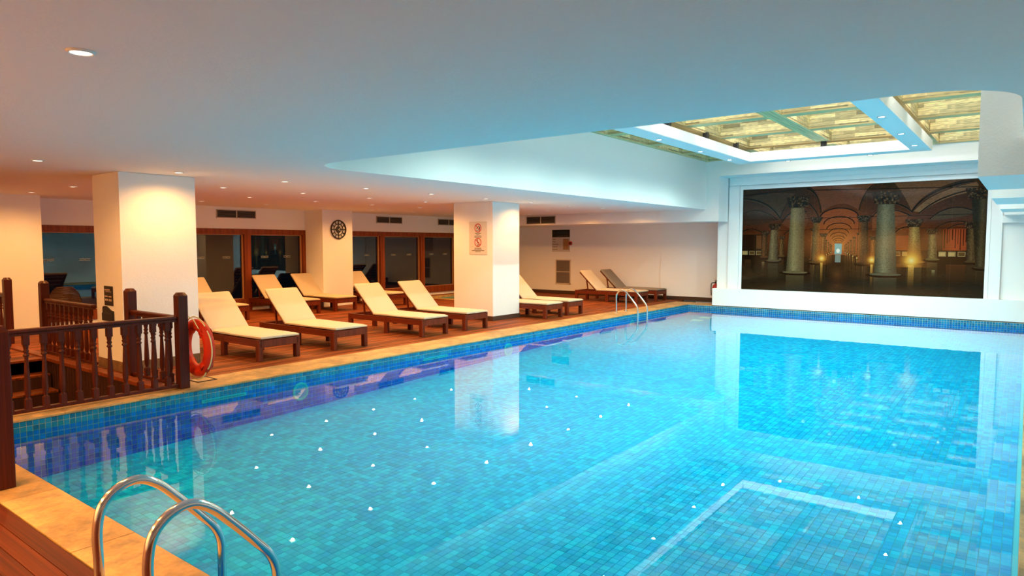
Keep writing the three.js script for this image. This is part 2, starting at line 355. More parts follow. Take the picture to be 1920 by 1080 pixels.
// ---------- decks: boards over a dark sub-floor ----------
const STAIR = { x0: -11.0, x1: -7.585, z0: -3.45, z1: -1.75 };
const TUB = { x0: -14.75, x1: -12.3, z0: -14.35, z1: -17.0 };
{
  const f = structGroup('floor', 'worn reddish brown timber deck beside the pool', 'floor');
  const holes = [[STAIR.x0, -7.57, STAIR.z0 - 0.105, STAIR.z1], [TUB.x0, TUB.x1, TUB.z1, TUB.z0]];
  const sub = [bx(WALLX, TUB.x0, -0.2, -0.03, BACKZ, ENDZ), bx(TUB.x0, TUB.x1, -0.2, -0.03, BACKZ, TUB.z0), bx(TUB.x0, TUB.x1, -0.2, -0.03, TUB.z1, ENDZ),
    bx(TUB.x1, STAIR.x0, -0.2, -0.03, BACKZ, ENDZ), bx(STAIR.x0, -7.53, -0.2, -0.03, BACKZ, STAIR.z1), bx(STAIR.x0, -7.53, -0.2, -0.03, STAIR.z0 - 0.02, ENDZ)];
  obj('subfloor', sub, M.dark, f);
  const W = 0.145;
  for (let x = -7.873; x > WALLX - 0.02; x -= W) {
    const xa = x - W + 0.004, xb = x; let spans = [[-17.9 < ENDZ ? ENDZ : ENDZ, BACKZ]];
    for (const [hx0, hx1, hz0, hz1] of holes) if (xb > hx0 + 0.01 && xa < hx1 - 0.01) spans = spans.flatMap(([a, b]) => [[a, Math.min(b, hz0)], [Math.max(a, hz1), b]].filter(([p, q]) => q - p > 0.05));
    for (const [a, b] of spans) {
      let z = b; const first = rr(1.6, 4.2);
      for (let i = 0; z > a + 0.05; i++) {
        let e = Math.max(a, z - (i ? 4.6 : first)); if (e - a < 0.7) e = a;
        const d = 0.0016 * (rnd() - 0.5);
        obj('deck_board', bx(xa, xb, -0.03 + d, -0.001 + d, e + 0.004, z), deckTones[Math.floor(rnd() * 5)], f); z = e;
      }
    }
  }
  const n = structGroup('floor_near', 'glossy red brown timber boards beside the near ladder', 'floor');
  obj('subfloor', bx(-7.53, RIGHTX, -0.2, -0.03, -1.6, BACKZ), M.dark, n);
  for (let z = -1.297; z < BACKZ; z += 0.098) {
    let x = -7.57; const first = rr(0.8, 3);
    for (let i = 0; x < RIGHTX - 0.05; i++) {
      const e = Math.min(RIGHTX, x + (i ? 3.1 : first)), d = 0.002 * (rnd() - 0.5);
      obj('deck_board', bx(x + 0.003, e, -0.03 + d, -0.002 + d, z + 0.004, Math.min(BACKZ, z + 0.098)), nearTones[Math.floor(rnd() * 3)], n); x = e;
    }
  }
  const r = structGroup('floor_right', 'tan stone strip on the other side of the pool', 'floor');
  obj('paving', bx(0.403, RIGHTX, -0.2, -0.001, -1.62, -17.33), stoneTones[0], r);
}

// ---------- outer walls ----------
const HEAD = 1.985;
struct(obj('wall_end', bx(WALLX - 0.2, -6.4, -0.2, 2.3, ENDZ, ENDZ - 0.2), M.white), 'plain white end wall behind the far loungers', 'wall');
struct(obj('wall_end_pilaster', bx(-8.62, -6.56, 0, 2.2, ENDZ, ENDZ + 0.035), M.white), 'slightly proud white panel of the end wall', 'wall');
struct(obj('baseboard_end', rbx(WALLX, -6.56, 0, 0.11, ENDZ + 0.038, ENDZ + 0.06, 0.004, 1), M.skirting), 'dark brown skirting board along the end wall', 'baseboard');
struct(obj('wall_back', bx(WALLX - 0.2, RIGHTX + 0.2, -0.2, 2.66, BACKZ, BACKZ + 0.2), M.white), 'white wall behind the near deck', 'wall');
struct(obj('wall_right', bx(RIGHTX, RIGHTX + 0.2, -0.2, 4.3, BACKZ + 0.2, PORTZ - 1.2), M.white), 'white wall on the other side of the pool', 'wall');
{
  const w = structGroup('wall_left', 'warm white window wall with two broad piers', 'wall');
  obj('lintel', bx(WALLX - 0.2, WALLX, HEAD, 2.66, BACKZ, ENDZ), M.white, w);
  obj('sill_wall', bx(WALLX - 0.2, WALLX, -0.2, 0.08, BACKZ, ENDZ), M.white, w);
  obj('pier', bx(WALLX - 0.2, -14.4, -0.03, CEIL, -4.56, -2.9), M.white, w);
  obj('pier', bx(WALLX - 0.2, -14.4, -0.03, CEIL, -11.72, -10.76), M.white, w);
  obj('pier', bx(WALLX - 0.2, WALLX, 0.08, HEAD, -2.9, BACKZ), M.white, w);
  obj('pier', bx(WALLX - 0.2, WALLX, 0.08, HEAD, ENDZ, -18.3), M.white, w);
}
// ---------- windows ----------
function emblem(y, z, s) {                                   // small etched emblem: cross strokes between paired bars
  const parts = [], x = 0.004;
  for (const d of [-1, 1]) { parts.push(bx(0, x, y + 0.012, y + 0.022, z + d * s * 0.35, z + d * s)); parts.push(bx(0, x, y - 0.022, y - 0.012, z + d * s * 0.35, z + d * s)); }
  for (const a of [0.75, -0.75]) { const g = new THREE.BoxGeometry(x, 0.012, s * 0.75); g.rotateX(a); g.translate(x / 2, y, z); parts.push(metreUV(g)); }
  return parts;
}
function windowAt(n, z0, z1, label) {                        // z0 > z1
  const w = structGroup(`window_${n}`, label, 'window'); w.position.set(WALLX, 0, 0);
  const F = 0.085, ya = 0.08, yb = HEAD, x0 = -0.14, x1 = 0.03;
  obj('head_rail', rbx(x0, x1, yb - 0.13, yb, z1, z0, 0.006, 1), M.frame, w);
  obj('bottom_rail', rbx(x0, x1, ya, ya + 0.2, z1, z0, 0.006, 1), M.frame, w);
  obj('stile', rbx(x0, x1 + 0.004, ya, yb, z0 - F, z0, 0.006, 1), M.frame, w);
  obj('stile', rbx(x0, x1 + 0.004, ya, yb, z1, z1 + F, 0.006, 1), M.frame, w);
  obj('glazing_bead', [rbx(-0.1, -0.04, yb - 0.15, yb - 0.13, z1 + F, z0 - F, 0.004, 1), rbx(-0.1, -0.04, ya + 0.2, ya + 0.215, z1 + F, z0 - F, 0.004, 1), rbx(-0.1, -0.04, ya + 0.2, yb - 0.13, z1 + F, z1 + F + 0.022, 0.004, 1), rbx(-0.1, -0.04, ya + 0.2, yb - 0.13, z0 - F - 0.022, z0 - F, 0.004, 1)], std(rgb(0.5, 0.24, 0.1), 0.45), w);
  const p = obj('pane', bx(-0.076, -0.07, ya + 0.205, yb - 0.135, z1 + F + 0.01, z0 - F - 0.01), M.glass, w);
  const zc = (z0 + z1) / 2;
  for (const d of [0.32, -0.32]) { const e = obj('etched_emblem', emblem(1.30, zc + d, 0.1), M.etched, p); e.position.x = -0.069; }
}
{
  const L = [-4.56, -5.9, -7.45, -9.1, -10.76], R = [-11.72, -13.42, -15.08, -16.66, -18.3];
  const near = ['timber framed dark window beside the stair pier', 'timber framed dark window second from the stair pier', 'timber framed dark window second before the clock pier', 'timber framed dark window just before the clock pier'];
  const far = ['timber framed dark window just past the clock pier', 'timber framed dark window second past the clock pier', 'timber framed dark window third past the clock pier', 'timber framed dark window next to the end wall'];
  for (let i = 0; i < 4; i++) { windowAt(i + 1, L[i], L[i + 1], near[i]); windowAt(i + 5, R[i], R[i + 1], far[i]); }
}
// ---------- mural wall, frame and plinth ----------
struct(obj('wall_far', bx(-6.56, RIGHTX, -0.2, 3.4, -17.5, -17.75), M.white), 'white wall around the large mural', 'wall');
struct(obj('trim_2', [rbx(-6.62, RIGHTX, 0.0, 0.45, -17.33, -17.5, 0.006, 1)], M.gloss), 'white plinth below the mural at the pool edge', 'plinth');
{
  const t = structGroup('trim_3', 'white stepped moulding framing the mural', 'moulding');
  obj('stile', rbx(-6.26, -5.985, 0.45, 3.12, -17.5, -17.44, 0.004, 1), M.gloss, t);
  obj('stile', rbx(-0.66, -0.46, 0.45, 3.12, -17.5, -17.44, 0.004, 1), M.gloss, t);
  obj('head', rbx(-6.26, -0.46, 3.125, 3.33, -17.5, -17.44, 0.004, 1), M.gloss, t);
  obj('head', rbx(-6.1, -0.46, 3.235, 3.33, -17.44, -17.41, 0.004, 1), M.gloss, t);
  obj('inner_bead', [rbx(-5.98, -5.905, 0.45, 3.02, -17.5, -17.47, 0.004, 1), rbx(-0.735, -0.665, 0.45, 3.02, -17.5, -17.47, 0.004, 1), rbx(-5.98, -0.665, 3.015, 3.115, -17.5, -17.47, 0.004, 1)], M.gloss, t);
}
struct(obj('wall_far_lintel', [bx(-0.46, RIGHTX, 2.06, 2.2, -17.35, -17.5)], M.white), 'white lintel beside the mural', 'beam');

const muralTex = canvasTex(2048, 1016, (c, W, H) => {
  // a print of a flooded, vaulted underground hall; u, v run 0..1 over the panel
  const X = (u) => u * W, Y = (v) => v * H, hx = 0.443, hy = 0.585;
  const lin = (x0, y0, x1, y1, ...st) => { const g = c.createLinearGradient(x0, y0, x1, y1); st.forEach(([o, k]) => g.addColorStop(o, k)); return g; };
  const rad = (u, v, r, ...st) => { const g = c.createRadialGradient(X(u), Y(v), 1, X(u), Y(v), X(r)); st.forEach(([o, k]) => g.addColorStop(o, k)); return g; };
  c.fillStyle = lin(0, 0, 0, H, [0, '#3c2a20'], [0.3, '#54301f'], [0.5, '#6b3318'], [0.66, '#3a1f10'], [0.67, '#241a11'], [1, '#2c261b']); c.fillRect(0, 0, W, H);
  const glow = (u, v, r, k) => { c.fillStyle = rad(u, v, r, [0, k], [1, 'rgba(0,0,0,0)']); c.fillRect(X(u - r), Y(v) - X(r), X(2 * r), X(2 * r)); };
  glow(hx, 0.4, 0.3, 'rgba(190,95,45,0.75)'); glow(0.7, 0.4, 0.16, 'rgba(160,80,40,0.6)'); glow(0.91, 0.47, 0.11, 'rgba(170,75,35,0.7)'); glow(0.06, 0.5, 0.1, 'rgba(110,60,32,0.6)');
  // vault webs
  const web = (pts, col) => { c.fillStyle = col; c.beginPath(); c.moveTo(X(pts[0][0]), Y(pts[0][1])); for (let i = 1; i < pts.length; i += 2) c.quadraticCurveTo(X(pts[i][0]), Y(pts[i][1]), X(pts[i + 1][0]), Y(pts[i + 1][1])); c.fill(); };
  web([[0.31, 0.0], [0.36, 0.06], [0.365, 0.25], [0.45, 0.1], [0.525, 0.24], [0.54, 0.07], [0.58, 0.0], [0.45, -0.02], [0.31, 0.0]], '#7c4b37');
  web([[0.66, 0.0], [0.7, 0.1], [0.73, 0.25], [0.78, 0.06], [0.93, 0.0], [0.8, -0.02], [0.66, 0.0]], '#7a5741');
  web([[0.74, 0.26], [0.8, 0.09], [0.96, 0.03], [0.99, 0.1], [0.9, 0.13], [0.84, 0.16], [0.76, 0.27]], '#86664b');
  web([[0.0, 0.1], [0.1, 0.13], [0.18, 0.28], [0.2, 0.13], [0.25, 0.06], [0.1, 0.02], [0.0, 0.1]], '#4c3c31');
  web([[0.0, 0.26], [0.06, 0.16], [0.17, 0.31], [0.1, 0.36], [0.0, 0.36]], '#443026');
  web([[0.8, 0.34], [0.87, 0.17], [0.98, 0.28], [0.9, 0.33], [0.8, 0.34]], '#4f4133');
  web([[0.19, 0.35], [0.23, 0.2], [0.3, 0.26], [0.33, 0.36], [0.26, 0.44], [0.19, 0.42]].slice(0, 5), '#6b3d28');
  web([[0.58, 0.28], [0.64, 0.17], [0.72, 0.29], [0.7, 0.42], [0.58, 0.42]], '#7d4528');
  for (let i = 0; i < 9000; i++) { const u = rnd(), v = rnd() * 0.52, k = rnd(); c.fillStyle = k > 0.5 ? 'rgba(25,14,9,0.22)' : 'rgba(190,120,85,0.13)'; c.fillRect(X(u), Y(v), 8 + 12 * rnd(), 2.5); }
  // ribs
  const rib = (pts, w) => { const path = () => { c.beginPath(); c.moveTo(X(pts[0]), Y(pts[1])); c.quadraticCurveTo(X(pts[2]), Y(pts[3]), X(pts[4]), Y(pts[5])); }; c.strokeStyle = '#120c08'; c.lineWidth = w; path(); c.stroke(); c.strokeStyle = 'rgba(170,120,88,0.5)'; c.lineWidth = w * 0.25; c.save(); c.translate(0, w * 0.7); path(); c.stroke(); c.restore(); };
  for (const [w, ...p] of [[13, 0.3, 0.02, 0.355, 0.06, 0.365, 0.25], [13, 0.575, 0.02, 0.54, 0.08, 0.525, 0.24], [16, 0.0, 0.09, 0.13, 0.11, 0.18, 0.3], [12, 0.18, 0.3, 0.2, 0.16, 0.25, 0.1], [10, 0.0, 0.25, 0.07, 0.15, 0.17, 0.31], [12, 0.31, 0.16, 0.35, 0.24, 0.36, 0.33],
    [11, 0.19, 0.34, 0.22, 0.2, 0.3, 0.24], [14, 0.735, 0.26, 0.78, 0.07, 0.95, 0.02], [11, 0.76, 0.28, 0.83, 0.12, 0.98, 0.08], [12, 0.65, 0.18, 0.7, 0.19, 0.735, 0.27], [10, 0.58, 0.3, 0.62, 0.17, 0.73, 0.3], [9, 0.8, 0.33, 0.88, 0.16, 0.98, 0.3], [9, 0.67, 0.45, 0.7, 0.36, 0.75, 0.42], [8, 0.86, 0.43, 0.91, 0.33, 0.96, 0.42], [8, 0.82, 0.42, 0.86, 0.33, 0.93, 0.36], [8, 0.0, 0.42, 0.05, 0.36, 0.1, 0.44], [8, 0.2, 0.46, 0.23, 0.36, 0.29, 0.44]]) rib(p, w);
  // central nave: receding lit arches
  for (let i = 0; i < 12; i++) {
    const s = Math.pow(0.79, i), v = hy - 0.285 * s, ru = 0.078 * s + 0.003, rv = 0.085 * s + 0.003, k = Math.min(1, i / 7);
    c.fillStyle = `rgb(${150 + 40 * k | 0},${78 + 36 * k | 0},${44 + 10 * k | 0})`; c.beginPath(); c.ellipse(X(hx), Y(v), X(ru), Y(rv), 0, Math.PI, 2 * Math.PI); c.lineTo(X(hx + ru), Y(hy + 0.06 * s)); c.lineTo(X(hx - ru), Y(hy + 0.06 * s)); c.fill();
    for (let q = 0; q < 160 * s; q++) { c.fillStyle = 'rgba(60,25,12,0.3)'; c.fillRect(X(hx + (rnd() - 0.5) * 1.6 * ru), Y(v - rv * 0.7 * rnd()), 9 * s + 2, 2); }
    c.strokeStyle = '#1d0f08'; c.lineWidth = 9 * s + 1.5; c.beginPath(); c.ellipse(X(hx), Y(v), X(ru), Y(rv), 0, Math.PI, 2 * Math.PI); c.stroke();
  }
  c.fillStyle = '#7fb3bd'; c.fillRect(X(hx - 0.015), Y(hy - 0.045), X(0.03), Y(0.1)); c.fillStyle = '#f6fcff'; c.beginPath(); c.ellipse(X(hx), Y(hy + 0.022), X(0.008), Y(0.02), 0, 0, 7); c.fill();
  c.strokeStyle = '#0f0a07'; for (const [a, b, d, e, w] of [[0, 0.06, 0.25, 0.025, 8], [0.31, 0.035, 0.97, 0.07, 7], [0, 0.305, 1, 0.295, 4], [0.0, 0.41, 1, 0.405, 3]]) { c.lineWidth = w; c.beginPath(); c.moveTo(X(a), Y(b)); c.lineTo(X(d), Y(e)); c.stroke(); }
  // red wall to the right; walkways with pale panels
  c.fillStyle = lin(X(0.845), 0, X(0.97), 0, [0, '#7c3418'], [0.4, '#b9502a'], [0.75, '#9c4122'], [1, '#5a2812']); c.fillRect(X(0.85), Y(0.42), X(0.12), Y(0.19));
  for (let i = 0; i < 12; i++) { c.fillStyle = 'rgba(28,10,5,0.75)'; c.fillRect(X(0.853 + 0.0095 * i + 0.003 * rnd()), Y(0.42), X(0.0015 + 0.003 * rnd()), Y(0.08 + 0.11 * rnd())); }
  c.fillStyle = '#8f4322'; c.fillRect(X(0.675), Y(0.47), X(0.05), Y(0.13)); c.fillStyle = '#2a1a10'; c.fillRect(X(0.0), Y(0.45), X(0.1), Y(0.15)); c.fillStyle = '#6d4227'; c.fillRect(X(0.07), Y(0.46), X(0.025), Y(0.13));
  for (const [a, b] of [[0, 0.1], [0.665, 0.97]]) { c.fillStyle = '#1b120b'; c.fillRect(X(a), Y(0.6), X(b - a), Y(0.085)); c.strokeStyle = '#e8cd92'; c.lineWidth = 3; for (let u = a; u < b - 0.02; u += 0.034) if (Math.abs(u - 0.75) > 0.045) { c.fillStyle = rnd() > 0.4 ? '#cfae74' : '#5d4526'; c.fillRect(X(u + 0.004), Y(0.617), X(0.022), Y(0.03)); c.strokeRect(X(u + 0.003), Y(0.614), X(0.025), Y(0.035)); } }
  // water
  c.fillStyle = lin(0, Y(0.665), 0, H, [0, '#1c140d'], [0.5, '#2c2519'], [1, '#332c20']); c.beginPath(); c.moveTo(0, Y(0.675)); c.lineTo(X(0.33), Y(0.69)); c.lineTo(X(hx - 0.02), Y(hy + 0.06)); c.lineTo(X(hx + 0.02), Y(hy + 0.06)); c.lineTo(X(0.56), Y(0.69)); c.lineTo(W, Y(0.685)); c.lineTo(W, H); c.lineTo(0, H); c.fill();
  glow(hx, 0.83, 0.06, 'rgba(150,88,50,0.6)'); glow(hx, 0.93, 0.09, 'rgba(110,62,38,0.5)'); c.fillStyle = 'rgba(150,185,190,0.7)'; c.fillRect(X(hx - 0.012), Y(hy + 0.06), X(0.024), Y(0.07));
  for (const [u, w, v, h, k] of [[0.03, 0.03, 0.7, 0.14, 'rgba(120,78,48,0.5)'], [0.105, 0.012, 0.72, 0.1, 'rgba(210,190,140,0.7)'], [0.185, 0.01, 0.68, 0.07, 'rgba(200,190,150,0.6)'], [0.9, 0.07, 0.72, 0.24, 'rgba(130,66,36,0.5)'], [0.69, 0.02, 0.72, 0.12, 'rgba(140,75,40,0.5)'], [0.6, 0.02, 0.78, 0.2, 'rgba(120,64,36,0.5)'], [0.82, 0.012, 0.77, 0.07, 'rgba(220,215,150,0.75)']]) { c.fillStyle = lin(0, Y(v), 0, Y(v + h), [0, k], [1, 'rgba(40,30,20,0)']); c.fillRect(X(u - w / 2), Y(v), X(w), Y(h)); }
  // columns with capitals, bases and mirror images in the water
  const column = (u, top, bot, w0, w1, a, m, b, lamp) => {
    const lean = (0.45 - u) * 0.05, g = lin(X(u - w1), 0, X(u + w1), 0, [0, a], [0.4, m], [1, b]), ut = u - lean * (bot - top) * -1;
    c.fillStyle = g; c.beginPath(); c.moveTo(X(ut - w0), Y(top)); c.lineTo(X(ut + w0), Y(top)); c.lineTo(X(u + w1), Y(bot)); c.lineTo(X(u - w1), Y(bot)); c.fill();
    const n = 3200 * w1 * 10; for (let i = 0; i < n; i++) { const t = rnd(), w = w0 + (w1 - w0) * t, uu = ut + (u - ut) * t; c.fillStyle = rnd() > 0.5 ? 'rgba(12,10,8,0.28)' : 'rgba(205,190,140,0.16)'; c.fillRect(X(uu + (rnd() - 0.5) * 1.95 * w), Y(top + (bot - top) * t), 2 + 4 * rnd(), 2 + 5 * rnd()); }
    const hC = w0 * 2.6; c.fillStyle = '#33271e'; c.beginPath(); c.moveTo(X(ut - w0 * 1.8), Y(top - hC)); c.lineTo(X(ut + w0 * 1.8), Y(top - hC)); c.quadraticCurveTo(X(ut + w0 * 1.6), Y(top - hC * 0.2), X(ut + w0 * 1.02), Y(top + hC * 0.35)); c.lineTo(X(ut - w0 * 1.02), Y(top + hC * 0.35)); c.quadraticCurveTo(X(ut - w0 * 1.6), Y(top - hC * 0.2), X(ut - w0 * 1.8), Y(top - hC)); c.fill();
    for (let i = 0; i < 90; i++) { c.fillStyle = rnd() > 0.5 ? 'rgba(150,120,88,0.45)' : 'rgba(10,7,5,0.6)'; c.beginPath(); c.ellipse(X(ut + (rnd() - 0.5) * 2.9 * w0), Y(top - hC + rnd() * hC * 1.25), X(w0 * 0.14), X(w0 * 0.1), rnd() * 3, 0, 7); c.fill(); }
    c.fillStyle = '#17110c'; c.beginPath(); c.ellipse(X(u), Y(bot), X(w1 * 1.75), Y(0.013 + w1 * 0.2), 0, 0, 7); c.fill(); c.fillStyle = m; c.globalAlpha = 0.7; c.beginPath(); c.ellipse(X(u), Y(bot - 0.008), X(w1 * 1.4), Y(0.008 + w1 * 0.1), 0, 0, 7); c.fill();
    c.globalAlpha = 0.42; c.fillStyle = lin(0, Y(bot), 0, Y(bot + 0.28), [0, m], [1, 'rgba(40,34,24,0)']); c.fillRect(X(u - w1), Y(bot + 0.02), X(2 * w1), Y(0.28)); c.globalAlpha = 1;
    if (lamp) { c.fillStyle = rad(u - w1 * 0.4, bot - 0.02, w1 * 3.2 + 0.01, [0, '#fff0b0'], [0.18, 'rgba(250,190,80,0.95)'], [0.5, 'rgba(200,110,40,0.4)'], [1, 'rgba(150,70,20,0)']); c.fillRect(X(u - w1 * 5 - 0.01), Y(bot - 0.26), X(w1 * 9 + 0.02), Y(0.3)); c.fillStyle = lin(0, Y(bot + 0.02), 0, Y(bot + 0.24), [0, 'rgba(255,200,100,0.85)'], [1, 'rgba(190,110,40,0)']); c.fillRect(X(u - w1 * 0.8), Y(bot + 0.02), X(w1 * 0.8), Y(0.22)); }
  };
  for (let i = 7; i >= 1; i--) for (const d of [-1, 1]) { const s = Math.pow(0.74, i), u = hx + d * (0.135 * s + 0.012), b = hy + 0.125 * s + 0.02; column(u, hy - 0.23 * s, b, 0.011 * s, 0.014 * s, '#4a2512', '#9a5a2a', '#3a1d0e', false); c.fillStyle = '#ffe2a0'; c.beginPath(); c.ellipse(X(u - d * 0.012 * s), Y(b), 6 * s + 2, 6 * s + 2, 0, 0, 7); c.fill(); c.fillStyle = lin(0, Y(b), 0, Y(b + 0.2 * s), [0, 'rgba(255,200,110,0.8)'], [1, 'rgba(200,120,50,0)']); c.fillRect(X(u - d * 0.012 * s) - 3 * s, Y(b), 6 * s + 2, Y(0.2 * s)); }
  column(0.108, 0.45, 0.68, 0.012, 0.015, '#38231a', '#754a2c', '#291a10'); column(0.19, 0.49, 0.67, 0.009, 0.012, '#3a2415', '#7c5a35', '#2d1c10');
  column(0.152, 0.39, 0.715, 0.017, 0.024, '#4a4132', '#857a5a', '#3a2d20');
  column(0.345, 0.33, 0.725, 0.015, 0.02, '#2e241a', '#6b583a', '#9a5526', false); column(0.548, 0.33, 0.73, 0.017, 0.021, '#8a4c22', '#4b382a', '#221a13', false);
  column(0.588, 0.5, 0.71, 0.010, 0.012, '#7a3f1c', '#a8642f', '#3a1f10', true); column(0.378, 0.47, 0.70, 0.010, 0.012, '#6a3a1c', '#9a5c2c', '#3a1f10', true);
  column(0.748, 0.38, 0.71, 0.019, 0.028, '#7a4524', '#b89a58', '#523820', true); column(0.815, 0.45, 0.685, 0.013, 0.019, '#423522', '#94804f', '#42301f');
  column(0.955, 0.40, 0.70, 0.015, 0.019, '#2c251a', '#6b5436', '#2b2016'); column(0.988, 0.15, 0.75, 0.027, 0.019, '#2a271d', '#5b5138', '#2b2016');
  column(0.255, 0.17, 0.825, 0.030, 0.041, '#4a4433', '#9c8f68', '#5a4630'); column(0.638, 0.16, 0.825, 0.033, 0.045, '#3a3b2e', '#82826a', '#444033');
  for (let i = 0; i < 700; i++) { c.fillStyle = rnd() > 0.5 ? 'rgba(190,150,100,0.1)' : 'rgba(8,6,4,0.25)'; c.fillRect(X(rnd()), Y(0.72 + 0.28 * rnd()), 12 + 34 * rnd(), 2); }
  c.strokeStyle = 'rgba(220,210,190,0.22)'; c.lineWidth = 1.5; for (const u of [0.335, 0.555, 0.88]) { c.beginPath(); c.moveTo(X(u), 0); c.lineTo(X(u), H); c.stroke(); }
});
{
  const m = thing('mural_panel', 'large glossy photo mural of a columned underground cistern', 'mural', [-3.32, 0.45, -17.485]);
  obj('backing', bx(-2.585, 2.585, 0, 2.565, -0.012, 0.0), M.dark, m);
  const g = new THREE.PlaneGeometry(5.17, 2.565); g.translate(0, 1.2825, 0.003);
  obj('print', g, new THREE.MeshPhysicalMaterial({ map: muralTex, color: rgb(0.5, 0.45, 0.39), roughness: 0.06, specularIntensity: 0.5 }), m);
}

// ---------- columns ----------
{
  const a = thing('column', 'square white column beside the stair railing', 'column', [-9.29, 0, -4.13], 0, null, 'structure');
  obj('shaft', rbx(-0.39, 0.39, -0.03, CEIL, -0.48, 0.48, 0.006, 1), M.white, a);
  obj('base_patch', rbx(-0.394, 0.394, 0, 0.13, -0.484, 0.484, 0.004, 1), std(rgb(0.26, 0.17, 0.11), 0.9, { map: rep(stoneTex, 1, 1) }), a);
  const b = thing('column', 'square white column carrying the pool safety sign', 'column', [-9.42, 0, -11.35], 0, null, 'structure');
  obj('shaft', rbx(-0.55, 0.55, 0, CEIL, -0.46, 0.46, 0.006, 1), M.white, b);
  obj('skirting', rbx(-0.565, 0.565, 0, 0.1, -0.475, 0.475, 0.004, 1), M.skirting, b);
}

// ---------- ceiling downlights ----------
function downlight(x, z, label, group, power = LIGHT.deck) {
  const o = thing('ceiling_downlight', label, 'downlight', [x, CEIL, z], 0, group);
  obj('trim_ring', new THREE.TorusGeometry(0.052, 0.009, 8, 28).rotateX(Math.PI / 2).translate(0, -0.003, 0), M.gloss, o);
  obj('lamp_lens', new THREE.CylinderGeometry(0.046, 0.046, 0.006, 24).translate(0, -0.004, 0), emit(rgb(1, 0.86, 0.66), 5), o);
  const s = new THREE.SpotLight(LIGHT.deckColor, power, 0, 1.42, 0.65, 2);
  s.position.set(0, -0.02, 0); s.target.position.set(0, -2, 0); s.castShadow = true; s.shadow.radius = 1; o.add(s, s.target);
}
{
  const nth = ['first', 'second', 'third', 'fourth', 'fifth', 'sixth', 'seventh', 'eighth', 'ninth', 'tenth'];
  const rows = [[-8.40, 'poolside row'], [-10.05, 'second row from the pool'], [-11.72, 'third row from the pool'], [-13.5, 'row along the windows']];
  const zs = [-16.1, -14.6, -13.1, -11.6, -10.1, -8.6, -7.12, -5.65, -4.15, -2.65];
  for (const [x, row] of rows) {
    let n = 0;
    for (const z of zs) {
      if (x < -8.6 && x > -11 && (z > -5 || Math.abs(z + 11.35) < 0.6)) continue;      // where the columns stand
      downlight(x, z, `recessed ceiling downlight, ${row}, ${nth[n++]} from the end wall`, `downlights of the ${row}`);
    }
  }
  [-3.54, -5.2, -6.9].forEach((x, i) => downlight(x, -1.31, `recessed ceiling downlight above the near coping, ${nth[i]} from the near ladder`, 'downlights above the near coping', LIGHT.deck * 0.85));
  for (const x of [-8.5, -6.9, -5.2, -3.54]) for (const z of [0.2, 1.6]) downlight(x, z, 'added unseen ceiling downlight above the near boards', 'added downlights above the near boards', LIGHT.deck * (z > 1 ? 5.5 : 0.9));  // added lamps behind the camera, to warm and brighten the near ceiling
}

// ---------- sun loungers ----------
function cushionGeo(len, wid, th, sag, wrinkle) {
  const g = new RoundedBoxGeometry(len, th, wid, 4, th * 0.48); const s = new THREE.BoxGeometry(len, th, wid, 26, 2, 14);
  const p = s.attributes.position, e = th * 0.5;
  for (let i = 0; i < p.count; i++) {
    let x = p.getX(i), y = p.getY(i), z = p.getZ(i);
    const dx = Math.max(0, Math.abs(x) - (len / 2 - e)) / e, dz = Math.max(0, Math.abs(z) - (wid / 2 - e)) / e, d = Math.min(1, Math.hypot(dx, dz));
    y *= Math.sqrt(Math.max(0.12, 1 - d * d * 0.85));
    if (dx > 0 && dz > 0) { x -= Math.sign(x) * e * 0.25; z -= Math.sign(z) * e * 0.25; }
    if (y > 0) { y += sag * (0.5 - vnoise((x + 3) * 3, (z + 3) * 3, 41, 99, 99)); if (wrinkle) y += 0.016 * Math.exp(-Math.pow((x + 0.22 + 0.12 * z) / 0.035, 2)) + 0.012 * Math.exp(-Math.pow((x + 0.1 - 0.2 * z) / 0.03, 2)) - 0.012 * Math.exp(-Math.pow((x + 0.16 - 0.06 * z) / 0.04, 2)); }
    p.setXYZ(i, x, y, z);
  }
  g.dispose(); s.computeVertexNormals(); return metreUV(s);
}
const seatGeo = cushionGeo(1.34, 0.62, 0.055, 0.012, false), backGeo = cushionGeo(0.78, 0.62, 0.055, 0.012, false), backWrinkled = cushionGeo(0.78, 0.62, 0.055, 0.02, true);
